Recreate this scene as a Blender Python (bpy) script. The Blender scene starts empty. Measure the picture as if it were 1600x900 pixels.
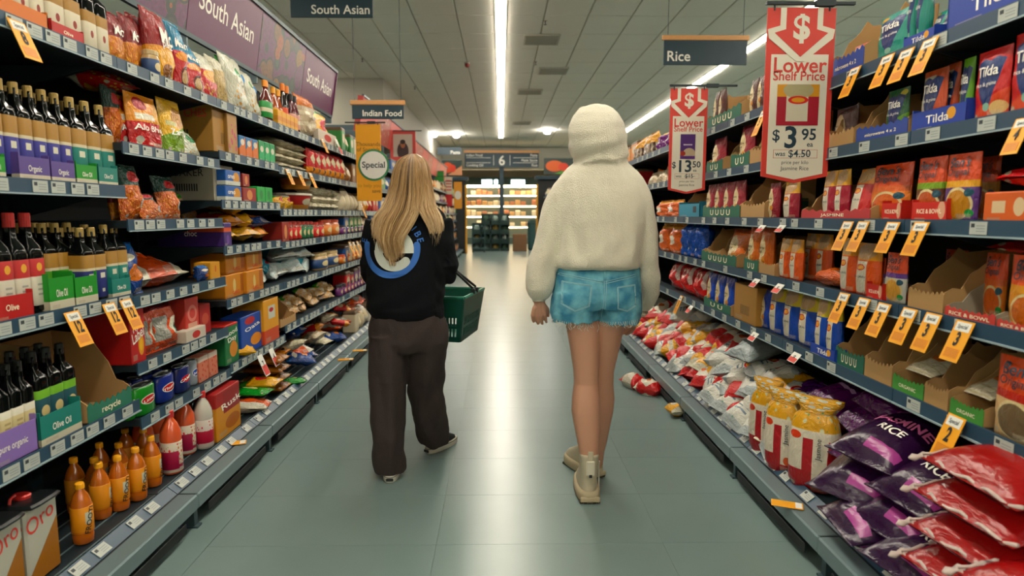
import bpy, bmesh, math, random
from mathutils import Vector, Matrix, noise
from mathutils.bvhtree import BVHTree
random.seed(7)
S = bpy.context.scene
COL = S.collection
PI = math.pi
R_ = math.radians

# ------------------------------------------------------------------ camera
FPX, CAMH = 1000.0, 1.32
PITCH = math.atan((450 - 335) / FPX)
YAW = math.atan((800 - 783) / FPX * math.cos(PITCH))
cd = bpy.data.cameras.new('camera'); cam = bpy.data.objects.new('camera', cd); COL.objects.link(cam)
cam.location = (0, 0, CAMH); cam.rotation_euler = (PI / 2 - PITCH, 0, -YAW)
cd.sensor_width = 36; cd.lens = 36 * FPX / 1600; cd.clip_start = .05; cd.clip_end = 200
cd.dof.use_dof = True; cd.dof.focus_distance = 3.1; cd.dof.aperture_fstop = 2.4
S.camera = cam

# ------------------------------------------------------------------ world, exposure
w = bpy.data.worlds.new('world'); S.world = w; w.use_nodes = True
w.node_tree.nodes['Background'].inputs[0].default_value = (.55, .62, .6, 1)
w.node_tree.nodes['Background'].inputs[1].default_value = .05
S.view_settings.view_transform = 'Standard'; S.view_settings.look = 'None'
S.view_settings.exposure = 0.22; S.view_settings.gamma = 1; S.view_settings.use_curve_mapping = False
STRIP_POWER = 46.0      # emission of the ceiling light lines
LIGHT_COL = (1.0, .91, .76)

# ------------------------------------------------------------------ pixel helpers (1600 x 900 frame -> metres)
_M = Matrix.Rotation(-YAW, 3, 'Z') @ Matrix.Rotation(PI / 2 - PITCH, 3, 'X')
def ray(px, py): return _M @ Vector(((px - 800) / FPX, -(py - 450) / FPX, -1))
def atX(px, py, X):
    d = ray(px, py); t = X / d.x; return Vector((X, d.y * t, CAMH + d.z * t))
def atY(px, py, Y):
    d = ray(px, py); t = Y / d.y; return Vector((d.x * t, Y, CAMH + d.z * t))
def atZ(px, py, Z):
    d = ray(px, py); t = (Z - CAMH) / d.z; return Vector((d.x * t, d.y * t, Z))
def proj(P):
    q = _M.transposed() @ (Vector(P) - Vector((0, 0, CAMH)))
    return 800 + FPX * q.x / -q.z, 450 - FPX * q.y / -q.z
def yat(px, X, z):
    lo, hi = .8, 60.
    for _ in range(45):
        m = (lo + hi) / 2; u = proj((X, m, z))[0]
        if (u < px) == (X < 0): lo = m
        else: hi = m
    return (lo + hi) / 2

# ------------------------------------------------------------------ colour and materials
def lin(h):
    if isinstance(h, tuple): return (*h[:3], 1)
    v = [int(h[i:i + 2], 16) / 255 for i in (0, 2, 4)]
    return (*[c / 12.92 if c <= .04045 else ((c + .055) / 1.055) ** 2.4 for c in v], 1)
MATS = {}
def mat(name, col, rough=.5, metal=0, bump=0, bscale=40, spec=.5, sheen=0, trans=0, emit=0, coat=0, var=0):
    if name in MATS: return MATS[name]
    m = bpy.data.materials.new(name); m.use_nodes = True; nt = m.node_tree; b = nt.nodes['Principled BSDF']
    c = lin(col); b.inputs['Base Color'].default_value = c
    b.inputs['Roughness'].default_value = rough; b.inputs['Metallic'].default_value = metal
    b.inputs['Specular IOR Level'].default_value = spec
    if sheen: b.inputs['Sheen Weight'].default_value = sheen; b.inputs['Sheen Roughness'].default_value = .6
    if trans: b.inputs['Transmission Weight'].default_value = trans
    if coat: b.inputs['Coat Weight'].default_value = coat
    if emit: b.inputs['Emission Color'].default_value = c; b.inputs['Emission Strength'].default_value = emit
    if bump or var:
        tc = nt.nodes.new('ShaderNodeTexCoord'); n = nt.nodes.new('ShaderNodeTexNoise')
        n.inputs['Scale'].default_value = bscale; n.inputs['Detail'].default_value = 3
        nt.links.new(tc.outputs['Object'], n.inputs['Vector'])
    if bump:
        bp = nt.nodes.new('ShaderNodeBump'); bp.inputs['Strength'].default_value = bump; bp.inputs['Distance'].default_value = .01
        nt.links.new(n.outputs['Fac'], bp.inputs['Height']); nt.links.new(bp.outputs['Normal'], b.inputs['Normal'])
    if var:
        r = nt.nodes.new('ShaderNodeMix'); r.data_type = 'RGBA'
        r.inputs[6].default_value = (*[x * (1 - var) for x in c[:3]], 1); r.inputs[7].default_value = (*[min(1, x * (1 + var)) for x in c[:3]], 1)
        nt.links.new(n.outputs['Fac'], r.inputs[0]); nt.links.new(r.outputs[2], b.inputs['Base Color'])
    MATS[name] = m; return m
def deep(h):     # print inks: a little richer than the swatch
    c = lin(h); l = .3 * c[0] + .6 * c[1] + .1 * c[2]; return (*[min(.8, max(.003, (l + (v - l) * 1.28) * .82)) for v in c[:3]], 1)
def printed(name, base, layers=(), rough=.35, bump=.0, bscale=9, spec=.5, sub=0):
    """flat print laid over an object's own box: layers (shape, ..., colour) with u across and v up, 0..1"""
    if name in MATS: return MATS[name]
    m = bpy.data.materials.new(name); m.use_nodes = True; nt = m.node_tree; b = nt.nodes['Principled BSDF']
    b.inputs['Roughness'].default_value = rough; b.inputs['Specular IOR Level'].default_value = spec
    N, L = nt.nodes.new, nt.links.new
    tc = N('ShaderNodeTexCoord'); sp = N('ShaderNodeSeparateXYZ'); L(tc.outputs['Generated'], sp.inputs[0])
    U, V = sp.outputs['X'], sp.outputs['Z']
    def mth(op, a, c=None, d=None):
        n = N('ShaderNodeMath'); n.operation = op
        for i, q in enumerate((a, c, d)):
            if q is None: continue
            if isinstance(q, (int, float)): n.inputs[i].default_value = q
            else: L(q, n.inputs[i])
        return n.outputs[0]
    def inside(x, lo, hi): # |x-mid| < half
        return mth('COMPARE', x, (lo + hi) / 2, (hi - lo) / 2)
    rgb = N('ShaderNodeRGB'); rgb.outputs[0].default_value = deep(base); cur = rgb.outputs[0]
    for ly in layers:
        k, col = ly[0], ly[-1]
        if k == 'band': f = inside(V, ly[1], ly[2])
        elif k == 'ell':
            a = mth('POWER', mth('DIVIDE', mth('SUBTRACT', U, ly[1]), ly[3]), 2)
            c = mth('POWER', mth('DIVIDE', mth('SUBTRACT', V, ly[2]), ly[4]), 2)
            f = mth('LESS_THAN', mth('ADD', a, c), 1)
        elif k == 'rect': f = mth('MULTIPLY', inside(U, ly[1], ly[2]), inside(V, ly[3], ly[4]))
        elif k == 'diag': f = mth('LESS_THAN', mth('SUBTRACT', V, mth('MULTIPLY', U, ly[2])), ly[1])    # below a slanted line
        elif k == 'heart':   # point at the foot, two lobes above
            au = mth('ABSOLUTE', mth('SUBTRACT', U, ly[1]))
            wd = mth('MULTIPLY', mth('POWER', mth('MAXIMUM', mth('DIVIDE', mth('SUBTRACT', V, ly[2]), ly[4] - ly[2]), 0.), .62), ly[3])
            hi = mth('SUBTRACT', ly[4], mth('MULTIPLY', mth('ABSOLUTE', mth('SUBTRACT', au, ly[3] * .45)), .22))
            f = mth('MULTIPLY', mth('LESS_THAN', au, wd), mth('LESS_THAN', V, hi))
        elif k == 'stripes': f = mth('MULTIPLY', mth('GREATER_THAN', mth('SINE', mth('MULTIPLY', V, ly[5])), ly[6] if len(ly) > 7 else 0), mth('MULTIPLY', inside(U, ly[1], ly[2]), inside(V, ly[3], ly[4])))
        elif k == 'bars': f = mth('MULTIPLY', mth('GREATER_THAN', mth('SINE', mth('MULTIPLY', U, ly[5])), 0), mth('MULTIPLY', inside(U, ly[1], ly[2]), inside(V, ly[3], ly[4])))
        elif k == 'blobs':
            n = N('ShaderNodeTexVoronoi'); n.inputs['Scale'].default_value = ly[5]; L(tc.outputs['Generated'], n.inputs['Vector'])
            f = mth('MULTIPLY', mth('LESS_THAN', n.outputs['Distance'], ly[6]), mth('MULTIPLY', inside(U, ly[1], ly[2]), inside(V, ly[3], ly[4])))
        mx = N('ShaderNodeMix'); mx.data_type = 'RGBA'; L(f, mx.inputs[0]); L(cur, mx.inputs[6]); mx.inputs[7].default_value = deep(col); cur = mx.outputs[2]
    L(cur, b.inputs['Base Color'])
    if bump:
        n = N('ShaderNodeTexNoise'); n.inputs['Scale'].default_value = bscale; n.inputs['Detail'].default_value = 3; n.inputs['Distortion'].default_value = .6
        oi = N('ShaderNodeObjectInfo'); ad = N('ShaderNodeVectorMath'); L(tc.outputs['Generated'], ad.inputs[0])
        cv = N('ShaderNodeCombineXYZ'); L(mth('MULTIPLY', oi.outputs['Random'], 37.), cv.inputs[0]); L(cv.outputs[0], ad.inputs[1]); L(ad.outputs[0], n.inputs['Vector'])
        bp = N('ShaderNodeBump'); bp.inputs['Strength'].default_value = bump; bp.inputs['Distance'].default_value = .02
        L(n.outputs['Fac'], bp.inputs['Height']); L(bp.outputs['Normal'], b.inputs['Normal'])
    MATS[name] = m; return m

# ------------------------------------------------------------------ mesh helpers
def mesh(name, V, F, m=None, smooth=False, fm=None):
    me = bpy.data.meshes.new(name); me.from_pydata([tuple(v) for v in V], [], F)
    for x in (m if isinstance(m, (list, tuple)) else [m]):
        if x: me.materials.append(x)
    if fm: me.polygons.foreach_set('material_index', fm)
    if smooth: me.polygons.foreach_set('use_smooth', [True] * len(me.polygons))
    me.update(); return me
def ob(name, me, parent=None, loc=(0, 0, 0), rot=(0, 0, 0), scale=(1, 1, 1)):
    o = bpy.data.objects.new(name, me); COL.objects.link(o); o.location = loc; o.rotation_euler = rot; o.scale = scale
    if parent: o.parent = parent
    return o
USED = {}
def tag(o, label, cat, group=None, kind=None):
    if label:
        n = len(label.split()); assert 4 <= n <= 16, label
        if label in USED and not (group and USED[label] == group): raise ValueError('label twice: ' + label)
        USED[label] = group or '-'
        o['label'] = label; o['category'] = cat
    if group: o['group'] = group
    if kind: o['kind'] = kind
    return o
def thing(name, label, cat, loc=(0, 0, 0), rot=(0, 0, 0), group=None, scale=(1, 1, 1)):
    return tag(ob(name, None, None, loc, rot, scale), label, cat, group)
def struct(o): o['kind'] = 'structure'; return o
class MB:
    def __init__(s): s.V = []; s.F = []; s.fm = []
    def add(s, V, F, mi=0):
        k = len(s.V); s.V += [Vector(v) for v in V]; s.F += [tuple(i + k for i in f) for f in F]; s.fm += [mi] * len(F); return s
    def box(s, x0, x1, y0, y1, z0, z1, mi=0, M=None):
        V = [Vector((x, y, z)) for z in (z0, z1) for y in (y0, y1) for x in (x0, x1)]
        if M: V = [M @ v for v in V]
        return s.add(V, [(0, 2, 3, 1), (4, 5, 7, 6), (0, 1, 5, 4), (2, 6, 7, 3), (0, 4, 6, 2), (1, 3, 7, 5)], mi)
    def bev(s, x0, x1, y0, y1, z0, z1, b=.004, mi=0):   # box with chamfered edges
        bm = bmesh.new(); bmesh.ops.create_cube(bm, size=1)
        for v in bm.verts: v.co = ((x0 + x1) / 2 + v.co.x * (x1 - x0), (y0 + y1) / 2 + v.co.y * (y1 - y0), (z0 + z1) / 2 + v.co.z * (z1 - z0))
        bmesh.ops.bevel(bm, geom=bm.edges[:], offset=b, segments=1, affect='EDGES')
        s.bm(bm, mi); return s
    def bm(s, bm, mi=0):
        bm.verts.index_update(); s.add([v.co.copy() for v in bm.verts], [[v.index for v in f.verts] for f in bm.faces], mi); bm.free()
    def tube(s, pts, r, n=6, mi=0, cap=True, ref=None):
        pts = [Vector(p) for p in pts]; rs = r if isinstance(r, (list, tuple)) else [r] * len(pts); V = []; F = []
        up = Vector(ref or (0, 0, 1))
        for i, p in enumerate(pts):
            t = (pts[min(i + 1, len(pts) - 1)] - pts[max(i - 1, 0)]).normalized()
            a = t.cross(up); a = t.cross(Vector((1, 0, 0))) if a.length < .1 else a; a.normalize(); b = t.cross(a)
            V += [p + rs[i] * (math.cos(k * 2 * PI / n) * a + math.sin(k * 2 * PI / n) * b) for k in range(n)]
        for i in range(len(pts) - 1):
            F += [(i * n + k, i * n + (k + 1) % n, (i + 1) * n + (k + 1) % n, (i + 1) * n + k) for k in range(n)]
        if cap: F += [tuple(range(n))[::-1], tuple((len(pts) - 1) * n + k for k in range(n))]
        return s.add(V, F, mi)
    def lathe(s, prof, n=16, mi=0, sq=0, c=(0, 0)):  # prof [(r,z)], sq: squareness
        V = []; F = []
        for r, z in prof:
            for k in range(n):
                a = 2 * PI * (k + .5) / n; ca, sa = math.cos(a), math.sin(a)
                q = (abs(ca) ** (2 + sq) + abs(sa) ** (2 + sq)) ** (-1 / (2 + sq))
                V.append((c[0] + r * q * ca, c[1] + r * q * sa, z))
        for i in range(len(prof) - 1):
            F += [(i * n + k, i * n + (k + 1) % n, (i + 1) * n + (k + 1) % n, (i + 1) * n + k) for k in range(n)]
        F += [tuple(range(n))[::-1], tuple((len(prof) - 1) * n + k for k in range(n))]
        return s.add(V, F, mi)
    def prism(s, poly, y0, y1, mi=0):   # poly in x,z
        n = len(poly); V = [(x, y0, z) for x, z in poly] + [(x, y1, z) for x, z in poly]
        F = [tuple(range(n)), tuple(range(2 * n - 1, n - 1, -1))] + [(i, i + n, (i + 1) % n + n, (i + 1) % n) for i in range(n)]
        return s.add(V, F, mi)
    def me(s, name, m, smooth=False): return mesh(name, s.V, s.F, m, smooth, s.fm)
    def ob(s, name, m, parent=None, smooth=False, **k): return ob(name, s.me(name, m, smooth), parent, **k)
TXT = {}
def text_mesh(string, size, m, bold=0, align='CENTER'):
    k = (string, size, m.name, bold, align)
    if k in TXT: return TXT[k]
    cu = bpy.data.curves.new('t', 'FONT'); cu.body = string; cu.size = size; cu.offset = bold * size * .55; cu.align_x = align; cu.align_y = 'CENTER'; cu.resolution_u = 3
    o = bpy.data.objects.new('t', cu); COL.objects.link(o); bpy.context.view_layer.update()
    me = bpy.data.meshes.new_from_object(o.evaluated_get(bpy.context.evaluated_depsgraph_get()))
    bpy.data.objects.remove(o); bpy.data.curves.remove(cu)
    for v in me.vertices: v.co = (v.co.x, 0, v.co.y)      # upright, read from -y
    me.materials.clear(); me.materials.append(m); me.name = 'lettering'; TXT[k] = me; return me
def merge_meshes(parts, name):   # [(mesh, Matrix)] -> one mesh, own materials
    V = []; F = []; fm = []; mats = []
    for me, M in parts:
        k = len(V); V += [M @ v.co for v in me.vertices]
        if me.materials[0] not in mats: mats.append(me.materials[0])
        mi = mats.index(me.materials[0])
        for p in me.polygons: F.append([i + k for i in p.vertices]); fm.append(mi)
    return mesh(name, V, F, mats, False, fm)
def T(x, y, z): return Matrix.Translation((x, y, z))

WHITE = mat('ink_white', 'e8e4d8', .6); NAVY = mat('ink_navy', '12303f', .6); BLACK = mat('ink_black', '15181a', .6); REDI = mat('ink_red', 'c8362c', .6)
CREAM = mat('ink_cream', 'efe6c8', .6); PINK = mat('ink_pink', 'd86aa0', .6); BLUEI = mat('ink_blue', '1e3f8f', .6); YELI = mat('ink_yellow', 'f0b428', .6)
INK = dict(w=WHITE, n=NAVY, k=BLACK, r=REDI, c=CREAM, p=PINK, b=BLUEI, y=YELI)

# ================================================================== the setting
FL = mat('vinyl_floor', '6c7f7d', .28, var=.10, bscale=3.0, bump=.01)
fl = struct(MB().box(-14, 14, -8, 40, -.06, -.004).ob('floor', FL))
tw, td = .914, .457
tme = MB().bev(-tw / 2 + .0005, tw / 2 - .0005, -td / 2 + .0005, td / 2 - .0005, -.003, 0, .0007).me('floor_tile', FL)
for i in range(-2, 2):
    for j in range(44):
        ob('floor_tile', tme, fl, loc=(.65 + tw * (i + .5), 1.53 + td * (j + .5), 0))
MB().box(-14, .65 - 2 * tw - .001, -8, 40, -.004, 0).ob('floor_border', FL, fl)
MB().box(.65 + 2 * tw + .001, 14, -8, 40, -.004, 0).ob('floor_border', FL, fl)
MB().box(.65 - 2 * tw, .65 + 2 * tw, -8, 1.528, -.004, 0).ob('floor_border', FL, fl)
MB().box(.65 - 2 * tw, .65 + 2 * tw, 1.532 + td * 44, 40, -.004, 0).ob('floor_border', FL, fl)

CT = mat('ceiling_tile', 'e9e5d8', .75, var=.03, bscale=2); CB = mat('ceiling_bar', 'c4bfb2', .6); WALLM = mat('wall_paint', 'd8d3c5', .8)
ZC = 4.02
ceil = struct(MB().box(-14, 14, -8, 40, ZC + .03, ZC + .2).ob('ceiling', CB))
cw, cl = .6, .9
cme = MB().bev(-cw / 2 + .008, cw / 2 - .008, -cl / 2 + .008, cl / 2 - .008, 0, .028, .006).me('ceiling_tile', CT)
n = 0
for i in range(-8, 8):
    for j in range(18):
        ob('ceiling_tile', cme, ceil, loc=(cw * (i + .5) + .0, 7.3 + cl * (j + .5), ZC)); n += 1
mb = MB()
for i in range(-23, 23):
    for j in range(-8, 29):
        if -8 <= i < 8 and 0 <= j - 8 + 0 < 18 and 0: continue
        y = 7.3 + cl * (j - 8 + .5)
        if -8 <= i < 8 and 7.3 < y < 7.3 + 18 * cl: continue
        if abs(cw * (i + .5)) > 13.5 or y < -7.5: continue
        mb.box(cw * i + .011, cw * (i + 1) - .011, y - cl / 2 + .011, y + cl / 2 - .011, ZC, ZC + .028)
mb.ob('far_ceiling_tiles', CT, ceil)['kind'] = 'stuff'
struct(MB().box(-14.2, -14, -8, 40, 0, ZC + .2).ob('wall_left', WALLM)); struct(MB().box(14, 14.2, -8, 40, 0, ZC + .2).ob('wall_right', WALLM))
struct(MB().box(-14, 14, -8.2, -8, 0, ZC + .2).ob('wall_front', WALLM)); struct(MB().box(-14, 14, 31, 31.2, 0, ZC + .2).ob('wall_back', WALLM))
# lowered soffit over the shelves beyond the purple header
struct(MB().box(-10, -2.35, 13.2, 26, 3.1, ZC).ob('trim_1', mat('soffit_paint', 'a39f93', .8)))
struct(MB().box(-6.5, -2.36, 13.14, 13.2, 2.55, 3.1).ob('trim_3', mat('soffit_band', '33484f', .6)))
struct(MB().box(-10, 10, 26.5, 27, 3.15, ZC).ob('trim_2', mat('soffit_paint2', 'c4bfb0', .8)))

# ceiling light lines
def light_line(x, y0, y1, label, wdt=.13):
    t = thing('light_line', label, 'ceiling light', (x, y0, ZC - .004), group='white light lines recessed in the ceiling')
    em = bpy.data.materials.new('tube_glow'); em.use_nodes = True; nt = em.node_tree; nt.nodes.clear()
    e = nt.nodes.new('ShaderNodeEmission'); e.inputs[0].default_value = (*LIGHT_COL, 1); e.inputs[1].default_value = STRIP_POWER
    o = nt.nodes.new('ShaderNodeOutputMaterial'); nt.links.new(e.outputs[0], o.inputs[0])
    MB().box(-wdt / 2, wdt / 2, 0, y1 - y0, -.021, -.0115).ob('diffuser', em, t)
    MB().box(-wdt / 2 - .012, wdt / 2 + .012, 0, y1 - y0, -.011, -.002).ob('housing', CB, t)
light_line(0, -6, 23, 'long white light line down the middle of the aisle ceiling')
light_line(4.05, -6, 24, 'white ceiling light line slanting behind the rice sign')
light_line(-4.05, -6, 12.8, 'white ceiling light line hidden beyond the purple header')
light_line(8.1, -6, 24, 'white ceiling light line two aisles past the rice shelves')
light_line(-8.1, -6, 12.8, 'white ceiling light line two aisles past the purple header')

# vents, sprinklers, detector, spotlights on the ceiling
VM = mat('vent_metal', 'b8b4a6', .5); DK = mat('dark_gap', '44453f', .8)
def vent(px, py, wpx, label):
    p = atZ(px, py, ZC); wd = .55
    t = thing('ceiling_vent', label, 'vent', (p.x, p.y, ZC - .002), group='square air vents in the ceiling')
    MB().box(-wd / 2 + .02, wd / 2 - .02, -.25, .25, -.006, 0).ob('backing', DK, t)
    f = MB(); f.box(-wd / 2, wd / 2, -.28, -.25, -.02, 0).box(-wd / 2, wd / 2, .25, .28, -.02, 0).box(-wd / 2, -wd / 2 + .03, -.25, .25, -.02, 0).box(wd / 2 - .03, wd / 2, -.25, .25, -.02, 0); f.ob('frame', VM, t)
    s = MB().box(-wd / 2 + .03, wd / 2 - .03, -.004, .004, -.02, .0, M=Matrix.Rotation(.6, 4, 'X')).me('slat', VM)
    for k in range(8): ob('slat', s, t, loc=(0, -.21 + k * .06, -.004))
vent(846, 61, 54, 'slatted air vent beside the middle light line'); vent(864, 110, 30, 'second air vent along beside the light line')
vent(828, 143, 30, 'third air vent further down the ceiling'); vent(815, 192, 25, 'last small air vent near the far spotlights')
p = atZ(730, 98, ZC)
t = thing('smoke_detector', 'small red dome detector on the ceiling', 'detector', (p.x, p.y, ZC))
MB().lathe([(.05, -.02), (.055, -.005), (.055, 0)], 16).ob('base', VM, t); MB().lathe([(.012, -.085), (.035, -.075), (.045, -.04), (.045, -.02)], 16).ob('dome', mat('det_red', '7a2420', .4), t, True)
for k, (px, py, lb) in enumerate(((852, 32, 'small sprinkler head before the first air vent'), (837, 96, 'small sprinkler head between the first two vents'), (566, 91, 'small sprinkler head above the dark hanging sign'), (648, 135, 'tiny sprinkler head over the lowered soffit edge'))):
    p = atZ(px, py, ZC); t = thing('sprinkler', lb, 'sprinkler', (p.x, p.y, ZC))
    MB().lathe([(.03, -.006), (.03, 0)], 10).ob('plate', VM, t); MB().lathe([(.02, -.06), (.02, -.055), (.006, -.05), (.01, -.006)], 10).ob('head', mat('spr', '4a4a44', .4, .6), t)
SPOTG = mat('spot_glow', (1, .95, .85), emit=150)
for px, py, Y, lb in ((678, 210, 22, 'round white spotlight over the soffit end'), (713, 211, 22, 'round white spotlight beside the middle light line end'), (855, 205, 21, 'round white spotlight beside the cream hood'), (925, 200, 21, 'round white spotlight behind the cream hood')):
    p = atY(px, py, Y)
    t = thing('spotlight', lb, 'spotlight', (p.x, p.y, ZC), group='round spotlights at the aisle end')
    d = ZC - p.z
    MB().tube([(0, 0, 0), (0, 0, -d + .09)], .02, 8).ob('stem', VM, t); MB().lathe([(.1, -d + .02), (.1, -d + .1), (.04, -d + .13)], 14).ob('housing', mat('spot_white', 'd8d4c4', .5), t)
    MB().lathe([(.02, -d - .09), (.09, -d - .06), (.115, -d), (.09, -d + .03)], 14).ob('bulb', SPOTG, t, True)

# ================================================================== shelving
SHM = mat('shelf_steel', '1c2a31', .45, .2); SHD = mat('shelf_back', '0a1012', .7); STR = mat('ticket_rail', '234156', .4); STRL = mat('rail_lip', '8fa3a8', .4)
BASE = mat('base_steel', '6f8387', .4, .35); KICK = mat('kick_plate', '0d1416', .7); FOOT = mat('foot_steel', '3c4f55', .5, .3)
TICK = printed('ticket_paper', 'b9beb8', [('rect', .08, .3, .55, .85, '30383c'), ('stripes', .38, .9, .2, .8, 30., .2, '9aa0a0')], .6)
LX, RX = -1.5, 1.4
LOUT, ROUT = -1.29, 1.165
LEV_A = [1.905, 1.41, .978, .54]; LEV_B = [1.905, 1.585, 1.277, .963, .687, .455]; LEV_C = [1.905, 1.635, 1.375, 1.126, .832, .472]; LEV_D = [1.905, 1.62, 1.335, 1.11, .83, .53]
LEV_R = [1.87, 1.578, 1.28, .983, .68]
tk_me = MB().box(-.034, .034, -.002, 0, -.019, .019).me('price_ticket', TICK)
def shelf_part(bay, side, y0, y1, z, tickets, depth=.46):
    L = y1 - y0; sx = -1 if side == 'L' else 1     # bay local: x along Y, front at local y=0, back at +depth
    s = MB().box(.004, L - .004, .0, depth, -.012, .018)
    o = s.ob('shelf', SHM, bay, loc=(0, 0, z))
    MB().box(.002, L - .002, -.006, .0, -.024, .024).ob('ticket_rail', STR, o)
    MB().box(.002, L - .002, -.012, -.006, -.027, -.022).ob('rail_lip', STRL, o)
    for x in (.004, L - .012):
        m = MB(); m.add([(x, .06, -.012), (x, depth, -.012), (x, depth, -.12), (x + .008, .06, -.012), (x + .008, depth, -.012), (x + .008, depth, -.12)], [(0, 1, 2), (5, 4, 3), (0, 3, 4, 1), (1, 4, 5, 2), (2, 5, 3, 0)])
        m.ob('bracket', SHM, o)
    for x in tickets:
        if .04 < x < L - .04: ob('price_ticket', tk_me, o, loc=(x, -.007, 0))
def bay(side, y0, y1, levels, label, tick=0, top=2.25, group=None):
    sx = -1 if side == 'L' else 1; X = LX if side == 'L' else RX; L = y1 - y0
    loc, rz = ((X, y0, 0), PI / 2) if side == 'L' else ((X, y1, 0), -PI / 2)
    b = thing('shelving_bay', label, 'shelving', loc, (0, 0, rz), group)
    MB().box(0, L, .46, .48, .1, top).ob('back_panel', SHD, b)
    for x in (0, L - .03): MB().box(x, x + .03, .44, .46, .1, top).ob('upright', SHM, b)
    for z in levels:
        tk = []
        if tick:
            x = .06 + random.random() * .06
            while x < L: tk.append(x); x += random.choice((.085, .1, .12, .17)) * tick
        shelf_part(b, side, y0, y1, z, tk)
    out = abs(X) - abs(LOUT if side == 'L' else ROUT)   # deck reaches further into the aisle
    d = MB().box(.002, L - .002, -out, .46, .12, .15).ob('base_deck', BASE if 0 else SHM, b)
    MB().bev(.002, L - .002, -out - .012, -out + .07, .085, .152, .006).ob('front_rail', BASE, d)
    tr = MB(); tr.add([(.002, -out + .075, .151), (L - .002, -out + .075, .151), (L - .002, -out + .115, .182), (.002, -out + .115, .182), (.002, -out + .12, .15), (L - .002, -out + .12, .15)], [(0, 1, 2, 3), (3, 2, 5, 4), (0, 3, 4), (1, 5, 2)])
    tr.ob('ticket_rail', STR, d)
    if tick:
        x = .08
        while x < L - .05:
            ob('price_ticket', tk_me, d, loc=(x, -out + .0935, .1675), rot=(R_(-52), 0, 0)); x += random.choice((.12, .15, .2))
        if side == 'L':
            for k in range(5): MB().box(.01, L - .01, -out + .16 + .07 * k, -out + .164 + .07 * k, .15, .154).ob('wire', BASE, d)
    MB().box(0, L, -out + .10, -out + .11, 0, .12).ob('kick_plate', KICK, b)
    f = MB().box(.0, .03, -out + .01, -out + .09, .0, .09).box(-.005, .035, -out - .005, -out + .095, 0, .008); f.ob('foot', FOOT, b)
    if not tick: return b
    f = MB().bev(.1, L - .1, -out - .008, -out - .002, .03, .07, .002); f.ob('kick_trim', KICK, b)
    return b
LB = [1.72, 2.6, 3.48, 4.39]
while LB[-1] < 21: LB.append(LB[-1] + .91)
LLAB = ['shelving bay of dark oil bottles at the near end', 'shelving bay of snack pouches and drink cans', 'shelving bay of biscuit and cereal boxes', 'shelving bay of noodle packs and blue bags', 'shelving bay of tubs and jars by the yellow flag']
for i in range(len(LB) - 1):
    lv = (LEV_A, LEV_B, LEV_C)[i] if i < 3 else LEV_D
    far = i >= 5
    bay('L', LB[i], LB[i + 1], lv, LLAB[i] if not far else 'dark shelving bay further down on the snack side', .0 if i > 6 else 1.0, 2.3, 'far snack-side shelving bays' if far else None)
RB = [1.3]
while RB[-1] < 21: RB.append(RB[-1] + .9)
RLAB = ['shelving bay of orange rice pouches at the near end', 'shelving bay holding purple rice sacks', 'shelving bay holding upright red rice sacks', 'shelving bay of green-lipped rice cartons', 'shelving bay of blue and orange rice bags', 'shelving bay beside the cream hoodie sleeve']
for i in range(len(RB) - 1):
    far = i >= 6
    bay('R', RB[i], RB[i + 1], LEV_R, RLAB[i] if not far else 'dark shelving bay further down on the rice side', 0 if far else 2.3, 2.15, 'far rice-side shelving bays' if far else None)

# ================================================================== product kinds
K = {}
def reg(key, oname, w_, d_, h_, parts, empty=False): K[key] = (oname, w_, d_, h_, parts, empty)
def film_fn(w_, d_, h_, style, seed, crink):
    rnd = random.Random(seed); off = Vector((rnd.random() * 50, rnd.random() * 50, 0))
    def f(u, v):
        e = max(0., 1 - abs(2 * u - 1) ** 2.6) ** .6
        if style == 'pouch':
            b = .28
            p = .72 + .28 * (v / b) if v < b else math.sqrt(max(0., 1 - ((v - b) / (.95 - b)) ** 2)) if v < .95 else 0
        elif style == 'gusset':  # bag with block foot, gathers at the head
            p = .85 + .15 * min(1, v / .2) if v < .7 else max(0, 1 - ((v - .7) / .25) ** 1.5) if v < .95 else 0
        else:
            q = (v - .035) / .93
            p = max(0., 1 - abs(2 * q - 1) ** 2.8) ** .55 if 0 < q < 1 else 0
        nz = noise.noise(Vector((u * 3.1, v * 4.3, 0)) + off) * 1.0 + noise.noise(Vector((u * 7, v * 9, 3)) + off) * .5
        return -(d_ / 2 * p * e) - nz * crink * (.35 + e) - .0012
    return f
def film_me(name, w_, d_, h_, m, style='pouch', seed=1, crink=.006, nu=12, nv=16):
    f = film_fn(w_, d_, h_, style, seed, crink); V = []; F = []
    for side in (1, -1):
        for j in range(nv + 1):
            v = j / nv; v = v if style != 'pillow' else .5 - .5 * math.cos(PI * v) * (.6 + .4 * abs(math.cos(PI * v)))
            for i in range(nu + 1):
                u = i / nu; y = f(u, v)
                if side < 0: y = -f(1 - u, v) if style != 'pouch' else -y
                nar = 1 - .07 * min(1, abs(y) / (d_ / 2)) if style != 'pillow' else 1 - .10 * min(1, abs(f(.5, v)) / (d_ / 2))
                V.append((w_ * (u - .5) * nar, y, h_ * v))
    q = (nu + 1) * (nv + 1)
    for j in range(nv):
        for i in range(nu):
            a = j * (nu + 1) + i; F.append((a, a + 1, a + nu + 2, a + nu + 1)); F.append((q + a, q + a + nu + 1, q + a + nu + 2, q + a + 1))
    F.append(tuple(range(nu, -1, -1)) + tuple(range(q, q + nu + 1)))
    for i in (0, nu):
        for j in range(nv):
            a = j * (nu + 1) + i; b = a + nu + 1
            F.append((a, b, b + q, a + q) if i == 0 else (a, a + q, b + q, b))
    return mesh(name, V, F, m, True), f
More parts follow.
